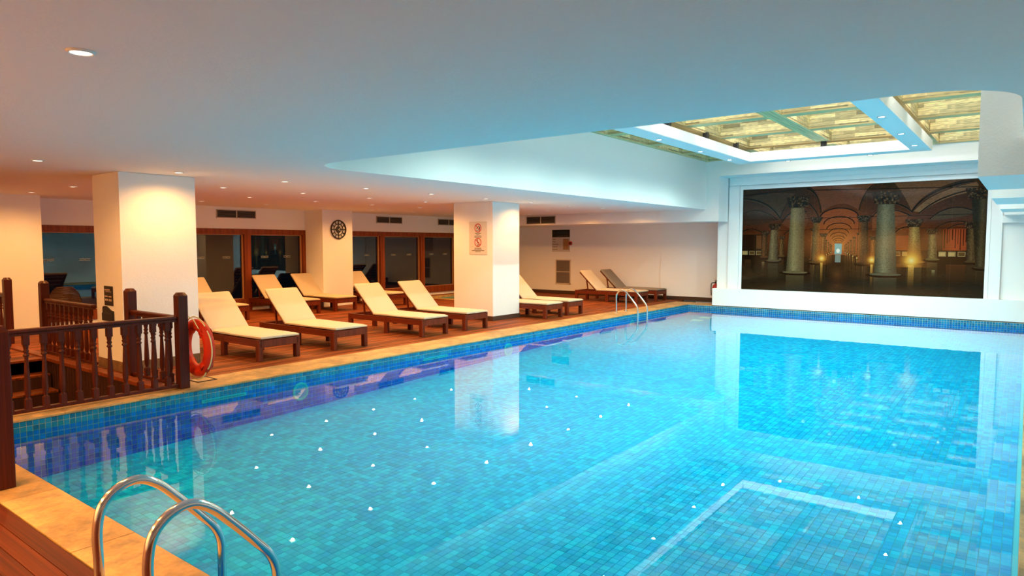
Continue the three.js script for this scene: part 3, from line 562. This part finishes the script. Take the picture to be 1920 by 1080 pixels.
function makeLounger(label, group, fabric = M.cushion, wrinkled = false, tilt = 0.755) {
  // front end (foot) at x = 0, head towards -x; base on y = 0
  const t = thing('sun_lounger', label, 'sun lounger', [0, 0, 0], 0, group), W = 0.30, L = 2.0, H = 0.30;
  for (const s of [-1, 1]) {
    obj('side_rail', rbx(-L, 0, 0.20, H - 0.005, s * W - 0.02, s * W + 0.02, 0.005, 1), M.furnitureTurned, t);
    for (const [x, z] of [[-0.045, s * (W - 0.005)], [-0.95, s * (W - 0.005)], [-L + 0.045, s * (W - 0.005)]]) obj('leg', rbx(x - 0.042, x + 0.042, 0, H, z - 0.032, z + 0.032, 0.005, 1), M.furniture, t);
    // strut that props the backrest
    const g = new THREE.BoxGeometry(0.03, 0.42, 0.025); g.rotateZ(0.16); g.translate(-1.62, 0.42, s * 0.25); obj('prop_strut', metreUV(g), M.furniture, t);
  }
  obj('end_rail', rbx(-0.04, 0.0, 0.19, H - 0.005, -W, W, 0.005, 1), M.furniture, t);
  obj('end_rail', rbx(-L, -L + 0.04, 0.20, H - 0.005, -W, W, 0.005, 1), M.furniture, t);
  for (let i = 0; i < 9; i++) obj('slat', bx(-0.16 - i * 0.14, -0.07 - i * 0.14, H - 0.022, H - 0.006, -W + 0.02, W - 0.02), M.furniture, t);
  const c = obj('seat_cushion', seatGeo, fabric, t); c.position.set(-0.645, H + 0.026, 0);
  const pv = new THREE.Group(); pv.name = 'backrest'; t.add(pv); pv.position.set(-1.30, H + 0.005, 0); pv.rotation.z = -tilt;
  const f = join([bx(-0.76, 0, -0.03, -0.004, -W + 0.02, -W + 0.06), bx(-0.76, 0, -0.03, -0.004, W - 0.06, W - 0.02), bx(-0.76, -0.71, -0.03, -0.004, -W + 0.02, W - 0.02), ...[0.1, 0.25, 0.4, 0.55].map((d) => bx(-d - 0.08, -d, -0.022, -0.006, -W + 0.03, W - 0.03))]);
  obj('backrest_frame', f, M.furniture, pv);
  const b = obj('back_cushion', wrinkled ? backWrinkled : backGeo, fabric, pv); b.position.set(-0.385, 0.026, 0);
  return t;
}
{
  const g1 = 'sun loungers beside the pool', g2 = 'sun loungers along the windows';
  const X0 = -8.27, X1 = -13.16;
  const a = makeLounger('cream sun lounger with wrinkled backrest beside the lifebuoy', g1, M.cushion, true); a.position.set(X0, 0, -5.43);
  const p = makeLounger('cream poolside sun lounger second from the lifebuoy', g1); p.position.set(X0, 0, -6.68);
  dup(p, [X0, 0, -8.55], 'cream poolside sun lounger third from the lifebuoy');
  dup(p, [X0, 0, -9.67], 'cream poolside sun lounger just before the column with the safety sign');
  dup(p, [X0 + 0.1, 0, -12.16], 'cream poolside sun lounger just past the column with the safety sign');
  dup(p, [X0 + 0.06, 0, -13.08], 'cream poolside sun lounger second past the column with the safety sign');
  dup(p, [X0 - 0.1, 0, -16.8], 'cream sun lounger behind the far pool ladder');
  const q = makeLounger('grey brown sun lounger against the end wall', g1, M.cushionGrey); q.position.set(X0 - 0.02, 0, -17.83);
  for (const [z, l] of [[-7.6, 'tan lit sun lounger by the window, partly behind the stair column'], [-9.42, 'sun lounger by the window, second along from the stair column'], [-10.5, 'sun lounger by the window in front of the clock pier'], [-12.2, 'sun lounger by the window just past the clock pier']]) { const o = dup(p, [X1, 0, z], l); o.userData.group = g2; }
}

// ---------- pool ladders ----------
function ladder(label, pos, turn) {                          // local: +x points into the pool, edge at x = 0
  const t = thing('pool_ladder', label, 'pool ladder', pos, turn);
  const pts = [[-0.435, 0], [-0.435, 0.2], [-0.435, 0.36], [-0.41, 0.455], [-0.345, 0.515], [-0.26, 0.53], [-0.18, 0.49], [-0.08, 0.39], [0.03, 0.265], [0.095, 0.185], [0.125, 0.11], [0.128, 0.0], [0.128, -0.12], [0.128, -0.45]];
  for (const s of [-1, 1]) {
    const c = new THREE.CatmullRomCurve3(pts.map(([x, y]) => new THREE.Vector3(x, y, s * 0.24)), false, 'centripetal');
    obj('rail', new THREE.TubeGeometry(c, 96, 0.021, 16), M.steel, t);
    obj('foot_flange', new THREE.CylinderGeometry(0.045, 0.05, 0.012, 24).translate(-0.435, 0.006, s * 0.24), M.steel, t);
  }
  for (const y of [-0.2, -0.4]) obj('step', rbx(0.09, 0.17, y, y + 0.02, -0.235, 0.235, 0.006, 1), M.steel, t);
  return t;
}
ladder('shiny steel pool ladder at the near coping', [-2.95, 0, POOL.z0], Math.PI / 2);
ladder('shiny steel pool ladder in front of the far loungers', [POOL.x0, 0, -14.32], 0);

// ---------- railings round the stair ----------
const balusterGeo = (() => {
  const P = [[0.019, 0.14], [0.026, 0.145], [0.019, 0.155], [0.017, 0.165], [0.026, 0.2], [0.028, 0.24], [0.026, 0.32], [0.0215, 0.42], [0.017, 0.52], [0.0155, 0.545], [0.026, 0.557], [0.027, 0.566], [0.017, 0.577], [0.02, 0.592], [0.027, 0.602], [0.018, 0.614], [0.0225, 0.64], [0.026, 0.665]];
  const l = new THREE.LatheGeometry(P.map(([r, y]) => new THREE.Vector2(r, y)), 12);
  return join([metreUV(l), rbx(-0.027, 0.027, 0.02, 0.145, -0.027, 0.027, 0.004, 1), rbx(-0.027, 0.027, 0.66, 0.765, -0.027, 0.027, 0.004, 1)]);
})();
const newelGeo = (() => {
  const g = [rbx(-0.055, 0.055, 0, 1.04, -0.055, 0.055, 0.008, 2)], cap = new THREE.CylinderGeometry(0.045, 0.0765, 0.035, 4, 1); cap.rotateY(Math.PI / 4); cap.translate(0, 1.055, 0); g.push(metreUV(cap));
  return join(g);
})();
function railing(label, a, b, newels, n, ends = [0.05, 0.05]) {            // a, b: [x, z]
  const t = thing('stair_railing', label, 'railing', [a[0], 0, a[1]]);
  const dx = b[0] - a[0], dz = b[1] - a[1], L = Math.hypot(dx, dz); t.rotation.y = -Math.atan2(dz, dx);
  for (const d of newels) { const o = obj('newel_post', newelGeo, M.rail, t); o.position.x = d; }
  const lo = ends[0], hi = L - ends[1];
  obj('top_rail', [rbx(lo, hi, 0.775, 0.815, -0.036, 0.036, 0.016, 3), rbx(lo, hi, 0.75, 0.778, -0.024, 0.024, 0.005, 1)], M.rail, t);
  obj('bottom_rail', rbx(lo, hi, 0.02, 0.055, -0.028, 0.028, 0.005, 1), M.rail, t);
  for (let i = 0; i < n; i++) { const o = obj('baluster', balusterGeo, M.rail, t); o.position.x = lo + (hi - lo) * (i + 0.75) / (n + 0.5); }
  return t;
}
railing('dark turned wood stair railing along the pool edge', [-7.45, -3.655], [-7.45, -0.9], [0], 18, [0.055, 0.02]);
railing('short wood stair railing between the column and the pool edge', [-8.62, -3.62], [-7.51, -3.62], [0], 5, [0.05, 0.0]);
railing('wood stair railing between the column and the far side of the stair', [-11.46, -3.62], [-9.69, -3.62], [0], 10, [0.05, 0.0]);
railing('wood railing on the far side of the stair opening', [-13.06, -3.62], [-14.38, -3.62], [0], 7, [0.05, 0.0]);
{
  const t = thing('stair_railing', 'dark wood railing post standing on the near coping', 'railing', [-5.305, 0, -1.4], Math.PI);
  obj('newel_post', newelGeo, M.rail, t);
  obj('top_rail', rbx(0.05, 2.1, 0.76, 0.815, -0.036, 0.036, 0.012, 2), M.rail, t);
  obj('bottom_rail', rbx(0.05, 2.1, 0.02, 0.055, -0.028, 0.028, 0.005, 1), M.rail, t);
  for (let i = 0; i < 13; i++) { const o = obj('baluster', balusterGeo, M.rail, t); o.position.x = 0.18 + i * 0.148; }
}
// stairwell
{
  const s = structGroup('stairs', 'dark timber stair going down beside the pool', 'stairs');
  for (let i = 1; i < 9; i++) {
    const x = STAIR.x0 + (i - 1) * 0.27, y = -0.19 * i;
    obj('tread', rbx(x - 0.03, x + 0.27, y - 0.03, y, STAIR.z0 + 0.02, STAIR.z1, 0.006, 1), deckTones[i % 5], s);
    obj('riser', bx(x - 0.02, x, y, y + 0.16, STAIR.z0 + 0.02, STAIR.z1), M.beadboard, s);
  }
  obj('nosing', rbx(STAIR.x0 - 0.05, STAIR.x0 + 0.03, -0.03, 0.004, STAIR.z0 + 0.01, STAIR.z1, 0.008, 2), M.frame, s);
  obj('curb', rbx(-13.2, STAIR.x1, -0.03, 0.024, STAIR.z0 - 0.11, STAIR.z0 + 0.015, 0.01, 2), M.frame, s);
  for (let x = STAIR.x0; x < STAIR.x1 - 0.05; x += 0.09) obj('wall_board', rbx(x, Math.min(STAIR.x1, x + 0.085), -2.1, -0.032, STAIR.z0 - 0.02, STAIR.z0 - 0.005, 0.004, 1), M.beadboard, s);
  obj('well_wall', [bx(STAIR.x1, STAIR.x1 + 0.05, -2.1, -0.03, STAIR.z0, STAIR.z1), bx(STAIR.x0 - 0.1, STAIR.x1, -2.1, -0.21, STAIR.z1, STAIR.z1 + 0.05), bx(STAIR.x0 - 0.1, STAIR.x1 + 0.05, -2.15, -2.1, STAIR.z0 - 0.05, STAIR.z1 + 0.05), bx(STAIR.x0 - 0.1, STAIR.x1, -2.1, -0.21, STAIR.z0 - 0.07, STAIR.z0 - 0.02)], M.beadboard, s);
}
// ---------- lifebuoy ----------
{
  const t = thing('lifebuoy', 'orange red lifebuoy with pale rope hung on the railing post', 'lifebuoy', [-7.44, 0.435, -3.825]);
  const g = new THREE.TorusGeometry(0.262, 0.068, 18, 64); g.scale(1, 1, 0.85); obj('ring', g, M.orange, t);
  for (let k = 0; k < 4; k++) {
    const a0 = k * Math.PI / 2 + Math.PI / 4, P = [];
    for (let i = 0; i <= 12; i++) { const a = a0 + 0.1 + (Math.PI / 2 - 0.2) * i / 12, r = 0.336 + 0.018 * Math.sin(Math.PI * i / 12); P.push(new THREE.Vector3(r * Math.cos(a), r * Math.sin(a), 0.02)); }
    obj('grab_rope', new THREE.TubeGeometry(new THREE.CatmullRomCurve3(P), 40, 0.007, 8), M.rope, t);
    const b = new THREE.TorusGeometry(0.071, 0.008, 8, 28); b.scale(0.9, 1, 4); b.rotateX(0); b.rotateY(Math.PI / 2); b.translate(0.262, 0, 0); b.rotateZ(a0); obj('band', b, M.orange, t);
  }
  const r = [[0.066, 0.372, 0.13], [0.09, 0.34, 0.09], [0.13, 0.28, 0.075], [0.17, 0.235, 0.07]].map((p) => new THREE.Vector3(...p));
  obj('hanging_rope', new THREE.TubeGeometry(new THREE.CatmullRomCurve3(r), 24, 0.006, 8), M.rope, t);
}
// ---------- clock ----------
{
  const t = thing('wall_clock', 'round black openwork clock with white hands on the pier', 'clock', [-14.375, 2.0, -11.25], Math.PI / 2);
  const R = 0.235;
  obj('outer_rim', new THREE.TorusGeometry(R, 0.017, 10, 56), M.clockIron, t);
  obj('inner_rim', new THREE.TorusGeometry(R * 0.62, 0.011, 8, 48), M.clockIron, t);
  obj('centre_disc', new THREE.CylinderGeometry(R * 0.37, R * 0.37, 0.016, 36).rotateX(Math.PI / 2), M.clockIron, t);
  for (let i = 0; i < 12; i++) { const a = i * Math.PI / 6, g = new THREE.BoxGeometry(0.021, R * 0.4, 0.012); g.translate(0, R * 0.81, 0); g.rotateZ(a); obj('numeral_bar', metreUV(g), M.clockIron, t); }
  for (let i = 0; i < 4; i++) { const g = new THREE.BoxGeometry(0.022, R * 0.32, 0.012); g.translate(0, R * 0.48, 0); g.rotateZ(i * Math.PI / 2); obj('spoke', metreUV(g), M.clockIron, t); }
  const hand = (len, a, w) => { const g = new THREE.BoxGeometry(w, len, 0.004); g.translate(0, len * 0.32, 0.013); g.rotateZ(a); obj('hand', metreUV(g), std(rgb(0.85, 0.82, 0.75), 0.5), t); };
  hand(0.10, -0.85, 0.009); hand(0.085, -2.3, 0.01);
}
// ---------- air vents ----------
function vent(label, pos, turn, w, h) {
  const t = thing('air_vent', label, 'vent', pos, turn);
  obj('frame', [bx(-w / 2, w / 2, h / 2 - 0.018, h / 2, 0, 0.018), bx(-w / 2, w / 2, -h / 2, -h / 2 + 0.018, 0, 0.018), bx(-w / 2, -w / 2 + 0.018, -h / 2, h / 2, 0, 0.018), bx(w / 2 - 0.018, w / 2, -h / 2, h / 2, 0, 0.018), bx(-0.012, 0.012, -h / 2, h / 2, 0, 0.018)], std(rgb(0.55, 0.48, 0.4), 0.6), t);
  obj('duct', bx(-w / 2, w / 2, -h / 2, h / 2, -0.002, 0.004), M.black, t);
  for (let i = 0; i < 6; i++) for (const s of [-1, 1]) { const g = new THREE.BoxGeometry(w / 2 - 0.034, 0.003, 0.012); g.rotateX(0.7); g.translate(s * w / 4, -h / 2 + 0.03 + (h - 0.06) * i / 5, 0.01); obj('louvre', metreUV(g), std(rgb(0.16, 0.13, 0.1), 0.6), t); }
}
vent('double louvred air vent above the window before the clock pier', [WALLX + 0.001, 2.335, -8.84], Math.PI / 2, 1.02, 0.2);
vent('double louvred air vent above the window second past the clock pier', [WALLX + 0.001, 2.335, -13.72], Math.PI / 2, 1.02, 0.2);
vent('double louvred air vent above the window third past the clock pier', [WALLX + 0.001, 2.335, -16.3], Math.PI / 2, 1.02, 0.2);
vent('double louvred air vent in the beam above the end wall', [-11.8, 2.345, PORTZ - 0.049], 0, 1.08, 0.24);

// ---------- signs and boards ----------
const bars = (c, x, y, w, h) => { let p = x; while (p < x + w) { const k = Math.min(4 + rnd() * 7, x + w - p); c.fillRect(p, y + rnd() * 1.5, k, h - rnd() * 2); p += k + 2; } };
const signTex = canvasTex(350, 500, (c, W, H) => {
  c.fillStyle = '#d9cfc4'; c.fillRect(0, 0, W, H);
  const ban = (y, draw) => { c.save(); c.translate(W / 2, y); draw(); c.lineWidth = 13; c.strokeStyle = '#b3170f'; c.beginPath(); c.arc(0, 0, 62, 0, 7); c.stroke(); c.beginPath(); c.moveTo(-44, -44); c.lineTo(44, 44); c.stroke(); c.restore(); };
  ban(95, () => { c.strokeStyle = '#20150f'; c.lineWidth = 10; c.beginPath(); c.moveTo(22, -34); c.lineTo(-30, 14); c.stroke(); c.fillStyle = '#14141a'; c.beginPath(); c.ellipse(36, 0, 9, 26, 0, 0, 7); c.fill(); c.strokeStyle = '#4a6a8a'; c.lineWidth = 5; for (const y of [28, 36]) { c.beginPath(); c.moveTo(-36, y); c.lineTo(20, y + 2); c.stroke(); } });
  ban(315, () => { c.fillStyle = '#14100d'; c.beginPath(); c.arc(-8, -42, 9, 0, 7); c.fill(); c.fillRect(-14, -30, 12, 34); c.fillRect(-6, -6, 26, 12); c.strokeStyle = '#14100d'; c.lineWidth = 6; c.beginPath(); c.arc(-2, 20, 20, 0, 7); c.stroke(); c.fillRect(8, 6, 8, 32); c.fillRect(-8, 44, 18, 8); });
  c.fillStyle = '#251a14';
  for (const [y, w] of [[170, 120], [190, 62], [210, 135], [230, 145]]) bars(c, (W - w) / 2, y, w, 10);
  for (const [y, w] of [[398, 125], [416, 155], [434, 250], [452, 105]]) bars(c, (W - w) / 2, y, w, 10);
});
{
  const t = thing('safety_sign', 'pale sign with two red prohibition circles on the column', 'sign', [-9.27, 1.74, -10.887], 0);
  obj('plate', rbx(-0.245, 0.245, -0.35, 0.35, -0.003, 0.006, 0.003, 1), std(rgb(0.66, 0.6, 0.54), 0.35), t);
  obj('print', new THREE.PlaneGeometry(0.48, 0.69).translate(0, 0, 0.0068), std(0xffffff, 0.35, { map: signTex }), t);
  for (const [x, y] of [[0.22, 0.325], [-0.22, -0.325]]) obj('screw', new THREE.CylinderGeometry(0.006, 0.006, 0.004, 12).rotateX(Math.PI / 2).translate(x, y, 0.008), M.steel, t);
}
const noticeTex = canvasTex(200, 300, (c, W, H) => {
  c.fillStyle = '#100c0b'; c.fillRect(0, 0, W, H); c.fillStyle = '#d8b79a';
  bars(c, 14, 44, 130, 22); bars(c, 36, 78, 140, 10); c.fillRect(14, 150, 76, 18); c.fillRect(108, 152, 72, 18); c.fillRect(18, 200, 68, 30); c.fillRect(110, 202, 70, 30);
  c.fillStyle = '#100c0b'; for (const x of [44, 62, 136, 156]) c.fillRect(x, 204, 6, 22);
});
{
  const t = thing('notice_plaque', 'small black opening hours plaque with pale print on the column', 'sign', [-9.29, 0.95, -3.646], 0);
  obj('plate', rbx(-0.125, 0.125, -0.125, 0.125, -0.004, 0.006, 0.004, 1), M.black, t);
  obj('print', new THREE.PlaneGeometry(0.24, 0.24).translate(0, 0, 0.0068), std(0xffffff, 0.45, { map: noticeTex }), t);
  const u = thing('leaflet_holder', 'black wavy-topped leaflet holder below the plaque', 'holder', [-9.3, 0.63, -3.646], 0);
  const s = new THREE.Shape(); s.moveTo(-0.15, 0); s.lineTo(0.15, 0); s.lineTo(0.15, 0.13); s.bezierCurveTo(0.03, 0.13, 0.0, 0.185, -0.09, 0.185); s.quadraticCurveTo(-0.15, 0.185, -0.15, 0.15); s.closePath();
  obj('front', new THREE.ExtrudeGeometry(s, { depth: 0.02, bevelEnabled: false, curveSegments: 12 }), M.black, u);
  obj('back', rbx(-0.15, 0.15, 0, 0.1, 0.02, 0.03, 0.004, 1), M.black, u);
}
const boardTex = canvasTex(460, 520, (c, W, H) => {
  c.fillStyle = '#cdbfae'; c.fillRect(0, 0, W, H); c.fillStyle = '#0a0b0e'; c.fillRect(0, 0, W, 178);
  c.fillStyle = '#12303a'; c.fillRect(105, 40, 310, 24); c.fillRect(105, 78, 310, 24); c.strokeStyle = '#7d6a55'; c.lineWidth = 5; c.beginPath(); c.moveTo(38, 110); c.lineTo(50, 70); c.quadraticCurveTo(60, 40, 30, 44); c.stroke();
  c.fillStyle = '#8a7f72'; bars(c, 110, 142, 190, 8); bars(c, 320, 140, 95, 10);
  c.fillStyle = '#1c120c'; c.font = 'bold 34px sans-serif'; ['Date', 'Time', 'Pool Heat', 'Pool Chl', 'Pool PH'].forEach((s, i) => c.fillText(s, 10, 234 + i * 62));
  c.strokeStyle = '#6b5a4a'; c.lineWidth = 3; for (let i = 0; i < 5; i++) { c.beginPath(); c.moveTo(190, 232 + i * 62); c.lineTo(215 + 12 * rnd(), 214 + i * 62); c.lineTo(228, 230 + i * 62); c.stroke(); }
  c.strokeStyle = '#4a2f20'; c.lineWidth = 8; c.strokeRect(292, 222, 145, 250); c.fillStyle = '#a9774c'; c.fillRect(299, 229, 131, 236);
});
{
  const t = thing('notice_board', 'pool data board with black header on the end wall', 'board', [-12.15, 1.735, ENDZ + 0.006], 0);
  obj('plate', rbx(-0.345, 0.345, -0.36, 0.36, -0.005, 0.006, 0.003, 1), std(rgb(0.5, 0.45, 0.38), 0.5), t);
  obj('print', new THREE.PlaneGeometry(0.68, 0.71).translate(0, 0, 0.0068), std(0xffffff, 0.45, { map: boardTex }), t);
  const b = thing('alarm_button', 'small round red alarm button beside the data board', 'button', [-11.78, 1.65, ENDZ + 0.002], 0);
  obj('housing', new THREE.CylinderGeometry(0.062, 0.066, 0.03, 28).rotateX(Math.PI / 2).translate(0, 0, 0.015), M.red, b);
  obj('push_cap', new THREE.SphereGeometry(0.035, 20, 12).scale(1, 1, 0.4).translate(0, 0, 0.03), M.black, b);
  const u = thing('access_panel', 'grey two-part access panel low on the end wall', 'panel', [-12.06, 0.72, ENDZ + 0.001], 0);
  obj('frame', [bx(-0.29, 0.29, 0.37, 0.4, 0, 0.02), bx(-0.29, 0.29, -0.4, -0.37, 0, 0.02), bx(-0.29, -0.26, -0.4, 0.4, 0, 0.02), bx(0.26, 0.29, -0.4, 0.4, 0, 0.02), bx(-0.26, 0.26, -0.012, 0.012, 0, 0.02)], std(rgb(0.66, 0.55, 0.42), 0.6), u);
  for (const s of [-1, 1]) obj('mesh_door', rbx(-0.26, 0.26, s * 0.191 - 0.178, s * 0.191 + 0.178, 0, 0.008, 0.003, 1), std(rgb(0.16, 0.125, 0.1), 0.5), u);
}
// ---------- fire extinguisher behind the plinth ----------
{
  const t = thing('fire_extinguisher', 'red fire extinguisher half hidden behind the white plinth', 'extinguisher', [-6.84, 0, -18.15]);
  const P = [[0, 0], [0.08, 0], [0.088, 0.02], [0.088, 0.42], [0.07, 0.48], [0.03, 0.51], [0.025, 0.54], [0, 0.54]].map(([r, y]) => new THREE.Vector2(r, y));
  obj('cylinder', new THREE.LatheGeometry(P, 28), M.red, t);
  obj('valve', [rbx(-0.02, 0.02, 0.53, 0.58, -0.02, 0.02, 0.004, 1), rbx(-0.02, 0.12, 0.575, 0.595, -0.012, 0.012, 0.004, 1), rbx(-0.02, 0.11, 0.61, 0.628, -0.012, 0.012, 0.004, 1)], M.black, t);
  obj('hose', new THREE.TubeGeometry(new THREE.CatmullRomCurve3([[-0.02, 0.555, 0], [-0.1, 0.54, 0.02], [-0.115, 0.4, 0.03], [-0.105, 0.2, 0.03]].map((p) => new THREE.Vector3(...p))), 30, 0.012, 10), M.black, t);
}
// ---------- pool fittings ----------
for (const [z, l] of [[-5.05, 'round turquoise underwater fitting below the nearest loungers'], [-9.35, 'round turquoise underwater fitting below the column with the safety sign'], [-14.05, 'round turquoise underwater fitting beside the far ladder']]) {
  const t = thing('pool_fitting', l, 'pool fitting', [POOL.x0 + 0.005, -0.26, z], Math.PI / 2, 'round fittings of the left pool wall');
  obj('collar', new THREE.TorusGeometry(0.1, 0.02, 10, 36).scale(1, 1, 0.5), M.turquoise, t);
  obj('face', new THREE.CylinderGeometry(0.09, 0.09, 0.012, 32).rotateX(Math.PI / 2), std(rgb(0.03, 0.28, 0.5), 0.4), t);
}
for (const [z, l] of [[-4.03, 'long turquoise inlet slot below the lifebuoy'], [-7.5, 'long turquoise inlet slot below the middle loungers']]) {
  const t = thing('pool_inlet', l, 'pool inlet', [POOL.x0 + 0.004, -0.152, z], Math.PI / 2, 'inlet slots of the left pool wall');
  obj('cover', rbx(-0.27, 0.27, -0.022, 0.022, 0, 0.014, 0.005, 1), M.turquoise, t);
  obj('slot', rbx(-0.24, 0.24, -0.006, 0.006, 0.008, 0.016, 0.003, 1), std(rgb(0.02, 0.2, 0.25), 0.5), t);
}
for (const [x, z, l] of [[-6.5, -16.05, 'pale square grate on the pool floor nearer the far ladder'], [-6.57, -16.75, 'pale square grate on the pool floor nearer the mural plinth']]) {
  const t = thing('floor_grate', l, 'grate', [x, -0.287, z]);
  obj('frame', [bx(-0.13, 0.13, 0, 0.014, 0.115, 0.13), bx(-0.13, 0.13, 0, 0.014, -0.13, -0.115), bx(-0.13, -0.115, 0, 0.014, -0.13, 0.13), bx(0.115, 0.13, 0, 0.014, -0.13, 0.13)], M.gloss, t);
  for (let i = 0; i < 9; i++) obj('bar', bx(-0.115, 0.115, 0.001, 0.012, -0.108 + i * 0.0245, -0.09 + i * 0.0245), M.gloss, t);
}
{
  const t = thing('floor_hatch', 'small square hatch let into the coping beside the lifebuoy', 'hatch', [-7.73, 0.001, -4.02]);
  obj('frame', [bx(-0.125, 0.125, 0, 0.006, 0.105, 0.12), bx(-0.125, 0.125, 0, 0.006, -0.12, -0.105), bx(-0.125, -0.11, 0, 0.006, -0.12, 0.12), bx(0.11, 0.125, 0, 0.006, -0.12, 0.12)], M.dark, t);
  obj('lid', bx(-0.105, 0.105, 0, 0.004, -0.1, 0.1), stoneTones[1], t);
}
// ---------- small plunge pool by the windows ----------
{
  const t = structGroup('plunge_pool', 'small sunken tiled plunge pool with tan rim by the windows', 'plunge pool');
  const { x0, x1, z0, z1 } = TUB, r = 0.22;
  for (const [a, b, c, d] of [[x0, x1, z0 - r, z0], [x0, x1, z1, z1 + r], [x0, x0 + r, z1 + r, z0 - r], [x1 - r, x1, z1 + r, z0 - r]]) obj('rim_slab', rbx(a, b, -0.05, 0.012, c, d, 0.005, 1), stoneTones[Math.floor(rnd() * 3)], t);
  obj('basin', [bx(x0, x1, -0.4, -0.34, z1, z0), bx(x0, x0 + r, -0.34, -0.05, z1, z0), bx(x1 - r, x1, -0.34, -0.05, z1, z0), bx(x0 + r, x1 - r, -0.34, -0.05, z1, z1 + r), bx(x0 + r, x1 - r, -0.34, -0.05, z0 - r, z0)], std(rgb(0.16, 0.36, 0.40), 0.4), t);
  const g = new THREE.PlaneGeometry(x1 - x0 - 2 * r, z0 - z1 - 2 * r); g.rotateX(-Math.PI / 2); g.translate((x0 + x1) / 2, -0.06, (z0 + z1) / 2); obj('water', metreUV(g), M.water, t);
}
// ---------- wicker chair by the stair window ----------
{
  const t = thing('wicker_chair', 'round-backed brown wicker chair by the window behind the stair', 'chair', [-14.6, 0, -4.93], 0.9);
  const back = [];
  for (let i = 0; i < 17; i++) { const y = 0.36 + i * 0.026, k = Math.sqrt(Math.max(0.05, 1 - Math.pow((y - 0.46) / 0.36, 2))), P = []; for (let j = 0; j <= 14; j++) { const a = Math.PI * 0.08 + Math.PI * 0.84 * j / 14; P.push(new THREE.Vector3(0.30 * k * Math.cos(a), y, -0.26 * Math.sin(a))); } back.push(new THREE.TubeGeometry(new THREE.CatmullRomCurve3(P), 20, 0.0105, 6)); }
  for (const g of back) obj('wicker_hoop', g, M.wicker, t);
  obj('seat', new THREE.CylinderGeometry(0.28, 0.26, 0.07, 32).translate(0, 0.36, 0), M.wicker, t);
  for (const [x, z] of [[-0.18, -0.16], [0.18, -0.16], [-0.18, 0.16], [0.18, 0.16]]) obj('leg', new THREE.CylinderGeometry(0.018, 0.016, 0.33, 12).translate(x, 0.165, z), M.wicker, t);
}
renderer.render(scene, camera);
